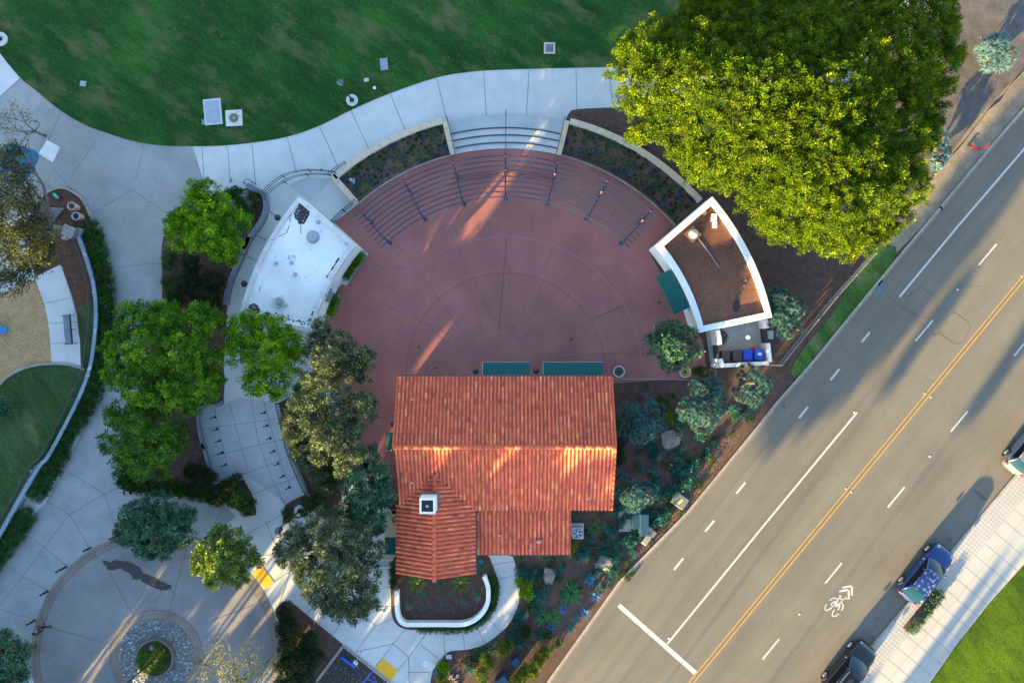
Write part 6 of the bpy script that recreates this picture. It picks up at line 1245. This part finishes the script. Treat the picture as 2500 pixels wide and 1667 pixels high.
plate('meter_cover', 'weathered grey blue meter cover in the lawn above the lamp post', 'B', 945, 440, .55, .85, (.24, .27, .32), .1); plate('stone_marker', 'small flat pale stone in the lawn by the lamp post', 'B', 825, 548, .35, .25, (.42, .42, .42), .1, 'stone')
plate('planter_plaque', 'small white box cover in the left planter', 'B', 731, 1236, .38, .48, (.55, .57, .6), .5); plate('garden_box', 'pale blue grey box lid by the curved path in the lower garden', 'N', 165, 1275, .4, .26, (.42, .48, .52), .05, 'box', .2)
plate('lawn_box', 'small round cornered pale cover in the little left lawn', 'I', 212, 188, .35, .3, (.3, .36, .4), .2); plate('lawn_box', 'smaller dull cover just below the pale one in the left lawn', 'I', 203, 220, .3, .24, (.16, .19, .18), .1)
dg = thing('drain_grate', 'square drain grate with a pale concrete frame in the lawn', 'drain', W(cv('C', 396, 333))); MB().box((0, 0, .05), (.8, .8, .08)).build('frame', M_('drain_frame', (.45, .44, .42)), dg); MB().box((0, 0, .093), (.56, .56, .01)).build('pit', black, dg); m = MB()
for i in range(7): m.box((-.26+.087*i, 0, .108), (.03, .56, .02)); m.box((0, -.26+.087*i, .107), (.56, .03, .018))
m.build('grate', M_('grate_iron', (.25, .22, .22)), dg)
for nm, lb, c, x, y, r_, col in (('lawn_disc', 'tiny white disc in the lawn right of the lamp post', 'B', 880, 602, .12, (.6, .6, .58)), ('green_disc', 'green irrigation cap in the left planter near the steps', 'B', 1355, 988, .13, (.02, .25, .2)), ('floor_drain', 'round dark floor drain on the right half of the red plaza', 'G', 544, 1200, .09, (.03, .04, .05)), ('floor_drain', 'round dark floor drain near the green awning of the brown roofed building', 'G', 1145, 946, .08, (.04, .04, .05)),
    ('floor_drain', 'round dark floor drain low on the left half of the plaza', 'F', 1183, 1250, .07, (.03, .04, .05)), ('floor_drain', 'round dark floor drain just above the tiled roof on the left', 'F', 1296, 1396, .08, (.04, .04, .05)), ('path_cover', 'small dark cap in the path above the curved handrails', 'B', 517, 1162, .08, (.05, .06, .08)), ('blue_cover', 'small blue cap in the path below the broad olive tree', 'M', 1134, 972, .11, (.03, .1, .22)), ('blue_cover', 'small blue cap at the path edge below the ivy hedge', 'E', 662, 1177, .1, (.03, .12, .3)), ('path_cover', 'dull cap just above the blue cap by the ivy hedge', 'E', 671, 1132, .1, (.1, .14, .18))):
    tag(MB().cyl((0, 0, 0), r_, .03, 18).build(nm, M_(nm+'_%d' % x, col), None, loc=W(cv(c, x, y), .03)), lb, 'cover')
tag(MB().prism([Vector((-.15, -.14, 0)), Vector((.15, -.15, 0)), Vector((.02, .16, 0))], 0, .03).build('path_wedge', greyw, None, loc=W(cv('A', 1577, 1230), Z2)), 'dark triangular patch cover in the path near the boulders', 'cover')
# equipment
ac = thing('air_conditioner', 'square grey air conditioning unit with a round fan at the roof corner', 'air conditioner', W(cv('K', 582, 1160))); MB().box((0, 0, .06), (1.0, 1.05, .1)).build('pad', conc, ac); MB().box((0, 0, .5), (.78, .8, .78)).build('casing', M_('ac_grey', (.33, .36, .38), rough=.5), ac, bevel=.03)
MB().cyl((0, 0, .892), .33, .012, 30).build('fan_well', black, ac); m = MB(); m.cyl((0, 0, .905), .08, .03, 16)
for k in range(5): a_ = k*1.2566; m.add([(.07*math.cos(a_), .07*math.sin(a_), .91), (.29*math.cos(a_-.25), .29*math.sin(a_-.25), .905), (.29*math.cos(a_+.3), .29*math.sin(a_+.3), .925)], [(0, 1, 2)])
m.build('fan', chrome, ac); m = MB()
for r_ in (.12, .2, .27, .33): m.strip(arc((0, 0), r_, 0, 360, 28)[:-1], .012, .93, .94, closed=True)
m.build('fan_guard', chrome, ac)
cb = thing('equipment_cabinet', 'two box blue metal cabinet standing on a concrete pad by the dragon tree', 'cabinet', W(cv('K', 985, 1085))); MB().box((-.55, .1, .05), (1.35, 1.9, .1)).build('pad', conc_tan, cb); bm_ = M_('blue_cabinet', (.008, .05, .1), (.006, .04, .08), 2, .6); MB().box((-.12, .05, .5), (.45, 1.05, .8)).build('cabinet', bm_, cb, bevel=.02); MB().box((.42, -.1, .75), (.58, 1.5, 1.3)).build('cabinet', bm_, cb, bevel=.02)
for i, (x, y, sx, sy_, h_, lb) in enumerate(((760, 1302, .55, .5, .55, 'small dark blue utility box between the clipped shrubs and the long hedge'), (640, 1462, .72, .78, .9, 'larger dark blue utility box at the bottom between two hedges'), (55, 1400, .35, .38, .35, 'small blue box at the left tip of the lower garden'))):
    t = thing('utility_box', lb, 'box', W(cv('N', x, y)), None, -.9); MB().box((0, 0, h_/2), (sx, sy_, h_)).build('case', bm_, t, bevel=.02); MB().box((0, 0, h_+.02), (sx+.04, sy_+.04, .05)).build('lid', bm_, t, bevel=.015)
m = MB(); m.cyl((0, 0, 0), .14, .3, 16, .17); tag(m.build('blue_pot', X('blue_glaze', (.03, .08, .16), .3), None, loc=W(cv('N', 452, 425))), 'small dark blue pot in the corner of the wing and path', 'pot')
hs = thing('garden_hose', 'grey garden ornament with curled pale hose in the lower left garden', 'hose', W(cv('N', 190, 1450)));
for k, (x, y, r_) in enumerate(((.0, .1, .1), (.42, .05, .09), (-.05, -.1, .12))): m = MB(); m.tube([(x+r_*math.cos(q), y+r_*math.sin(q), .06) for q in [i*.5 for i in range(12)]], .018, 6); m.build('loop', stucco_s, hs)
for k in range(5): m = MB(); m.ball((-.25+.2*k, .35-.22*k, .06), .12, 8, (1.3, .8, .5), .3, k); m.build('stone', rockb, hs)
for x, y, lb in ((873, 310, 0), (885, 150, 0)): pass
# sign and wheel stop
ws_ = thing('wheel_stop', 'blue painted concrete wheel stop in the dark parking bay', 'wheel stop', W(cv('M', 840, 1390)), None, R(-36)); MB().box((0, 0, .1), (1.25, .18, .14), top=.9).build('block', M_('wheelstop_blue', (.01, .08, .55), (.02, .1, .4), 8), ws_, bevel=.02)
sg = thing('parking_sign', 'small sign on a thin grey pole at the edge of the parking bay', 'sign', W(cv('M', 950, 1300))); MB().cyl((0, 0, 0), .03, 2.3, 8).build('pole', chrome, sg); MB().box((-.02, -.03, 2.1), (.32, .03, .5), rz=R(-36)).build('panel', M_('sign_white', (.7, .72, .75)), sg)
MB().box((-.02, -.052, 2.1), (.24, .012, .3), rz=R(-36)).build('panel_face', bluep, sg)
# rocks
def rock(label, c, x, y, r_, sq=(1, 1, .6), mat_=None, seed=0, rz=0):
    m = MB(); m.ball((0, 0, 0), r_, 12, sq, .55, seed); o = m.build('rock', mat_ or rockm, None, loc=W(cv(c, x, y), r_*sq[2]*.5)); o.rotation_euler[2] = rz; return tag(o, label, 'rock')
rock('pale flat rock right of the round dragon tree', 'K', 1230, 540, .72, (1.05, .95, .4), seed=1); rock('heart shaped pale rock in the middle of the garden', 'K', 775, 1380, .62, (1.1, .95, .5), seed=2); rock('pointed tan rock beside the bronze tuft', 'K', 392, 1472, .52, (.85, 1.15, .7), seed=3); rock('small pale rock under the left green aloe', 'N', 848, 910, .28, (.8, 1.1, .6), seed=4)
rock('largest pale boulder inside the curved grey wall', 'A', 1680, 1355, .6, (1, 1, .6), seed=5); rock('small pale boulder right beside the largest one', 'A', 1760, 1357, .26, seed=6); rock('flat blue grey slab rock under the upper green tree', 'A', 1560, 1395, .72, (1, .85, .3), rockb, 7); rock('round blue grey rock at the top of the largest green tree', 'E', 1100, 550, .38, mat_=rockb, seed=8)
rock('upper pale rock in the tip of the planting bed by the path', 'I', 812, 272, .2, seed=9); rock('flat bluish rock in the tip of the planting bed', 'I', 880, 275, .22, (1.2, .8, .5), rockb, 10); rock('pale rock under the bed above the yucca edge', 'D', 1245, 1100, .3, (1.2, .8, .6), seed=11)
def block(label, c, x, y, sx, sy_, h_, rz, mat_):
    m = MB(); m.box((0, 0, 0), (sx, sy_, h_), top=.92); o = m.build('stone_block', mat_, None, loc=W(cv(c, x, y), h_/2), bevel=.05); o.rotation_euler[2] = rz; return tag(o, label, 'stone block')
sgn = block('flat grey stone block with a yellow mark near the kerb', 'K', 1285, 957, 1.15, .95, .35, -.6, rockb); m = MB(); m.box((.05, .0, .18), (.16, .42, .012)); o = m.build('yellow_mark', X('yellow_tag', (.75, .6, .02)), sgn); o.rotation_euler[2] = -.25
block('upper of the two split grey stone blocks below the cabinet', 'K', 1087, 1167, .85, .5, .35, -.7, rockb); block('lower of the two split grey stone blocks below the cabinet', 'K', 1058, 1222, .85, .45, .35, .95, M_('white_rock', (.24, .24, .24), (.17, .175, .18), 4))
# raised road studs
for c, x, y, k in (('H', 1366, 581, 0), ('H', 1807, 490, 1), ('H', 1142, 1291, 1), ('H', 1183, 1313, 1), ('H', 660, 1418, 0), ('L', 505, 452, 1), ('L', 538, 472, 1), ('L', 987, 268, 0), ('L', 240, 1172, 0), ('N', 2108, 1112, 0)):
    lb = {581: 'white road stud in the bike lane gap right of the detector loops', 490: 'yellow road stud at the right edge of the double line', 1291: 'yellow road stud on the upper side of the double line, middle', 1313: 'yellow road stud on the lower side of the double line, middle', 1418: 'white road stud at the upper end of the long solid line', 452: 'yellow road stud left of the double line, lower half', 472: 'yellow road stud right of the double line, lower half', 268: 'white road stud in the right lane line near the silver car', 1172: 'white road stud left of the bicycle marking', 1112: 'white road stud by the end of the long line at the stop bar'}[y]
    m = MB(); m.cyl((0, 0, 0), .06, .025, 12, .04); tag(m.build('road_stud', (M_('stud_white', (.8, .8, .78)), M_('stud_yellow', (.6, .5, .25)))[k], None, loc=W(cv(c, x, y), Z2+.006)), lb, 'road stud', 'studs on the road')
# litter: fallen leaves
def scatter(name, label, poly, n, s0, s1, mat_, z, seed):
    r = random.Random(seed); m = MB()
    for x, y in fillpoly(pl(poly), n, seed):
        p = W((x, y), z); a = r.uniform(0, 6); s = r.uniform(s0, s1); d = Vector((math.cos(a), math.sin(a), .15)); e = Vector((-d.y, d.x, 0))*.6; m.add([p-d*s, p-e*s, p+d*s, p+e*s], [(0, 1, 2, 3)])
    tag(m.build(name, mat_), label, None, None, 'stuff')
lf = M_('dry_leaf', (.3, .24, .14), (.2, .15, .08), 9)
scatter('fallen_leaves', 'fallen dry leaves on the parking bay', 'M 800,1275 575,1568 1180,1568', 260, .02, .05, lf, .05, 1)
scatter('fallen_leaves', 'dry leaves scattered over the red mulch bed', 'E 480,180 560,300 600,500 520,560 450,350 A 300,1400 520,1350 600,1500', 260, .02, .05, lf, .06, 2)
scatter('fallen_leaves', 'small pale litter on the red plaza', 'P 840,640 1000,500 1500,500 1650,700 1600,880 900,880', 90, .015, .03, M_('pale_litter', (.55, .5, .48)), .03, 3)
scatter('fallen_leaves', 'dark specks of leaves over the left paths', 'P 20,1180 250,1000 330,1200 280,1260 120,1380 60,1480 0,1500', 160, .02, .045, M_('dark_leaf', (.1, .08, .05)), .03, 4)
scatter('fallen_leaves', 'leaf litter over the roundabout', 'P 110,1500 200,1380 400,1320 620,1400 640,1560 120,1640', 150, .02, .05, lf, .035, 5)
scatter('fallen_leaves', 'white flecks scattered in the upper lawn', 'P 0,0 1500,0 1400,150 900,220 700,320 450,340 200,280 60,160', 110, .015, .035, M_('white_fleck', (.5, .52, .48)), .06, 6)
scatter('wood_bark', 'reddish bark chips along the kerb strip', 'K 1560,560 1815,420 1250,1130 900,1568 880,1540', 1500, .015, .04, M_('bark_chip', (.3, .17, .09), (.2, .1, .05), 9), .03, 7)
scatter('wood_bark', 'pale wood chips over the garden mulch', 'K 830,150 1480,150 1760,320 1560,640 1000,1250 560,1560 250,1560 200,1350 540,1340 540,1030 840,1020', 1300, .012, .03, M_('grey_chip', (.2, .17, .15), (.12, .1, .09), 9), .03, 8)

ol = MB()
for s in ('L 1240,462 1275,470 1310,510 1295,520 1262,492', 'L 1080,735 1115,742 1100,760 1078,752', 'L 675,1188 698,1190 694,1202 678,1200', 'L 732,1112 742,1118 736,1124', 'L 640,1290 670,1300 662,1314 645,1306', 'L 668,1240 680,1246 670,1256', 'H 398,1378 415,1385 402,1398', 'H 180,1355 190,1378 182,1398 174,1380'):
    q = sm(pw(s), True, 4); q = [p+Vector((random.uniform(-.03, .03), random.uniform(-.03, .03), 0)) for p in q]; ol.flat(q, ZR+.002)
struct('oil_spots', ol, M_('oil_dark', (.06, .055, .05), (.1, .09, .08), 5, .6, fine=.3))

sm2 = MB(); la, lb = W(cv('H', 1811, 505)), W(cv('L', -6, 1106)); ld = (lb-la).normalized(); ln_ = Vector((ld.y, -ld.x, 0))
for q, a0, a1 in ((-6.9, -40, 40), (-3.4, -40, 12), (3.35, -40, 40), (6.6, -20, 40)):
    pts = [la+ld*(-6+t)+ln_*(q+.03*math.sin(t*.7)) for t in range(a0, a1)]; sm2.strip(pts, .022, ZR-.001)
for x, y, L_, an in ((1980, 1180, 2.2, .3), (2300, 950, 1.8, 2.2), (1700, 1420, 1.5, .9), (2400, 700, 2.0, 2.5), (2150, 1330, 1.6, .1), (1900, 1380, 1.2, 1.2), (2330, 1130, 2.4, .75)):
    p = W((x, y)); pts = [p]
    for k in range(7): an += random.uniform(-.5, .5); p = p+Vector((math.cos(an), math.sin(an), 0))*L_/7; pts.append(p)
    sm2.strip(pts, .018, ZR-.0005)
struct('road_seams', sm2, M_('seam_dark', (.075, .068, .058), (.1, .09, .078), 3, .8))
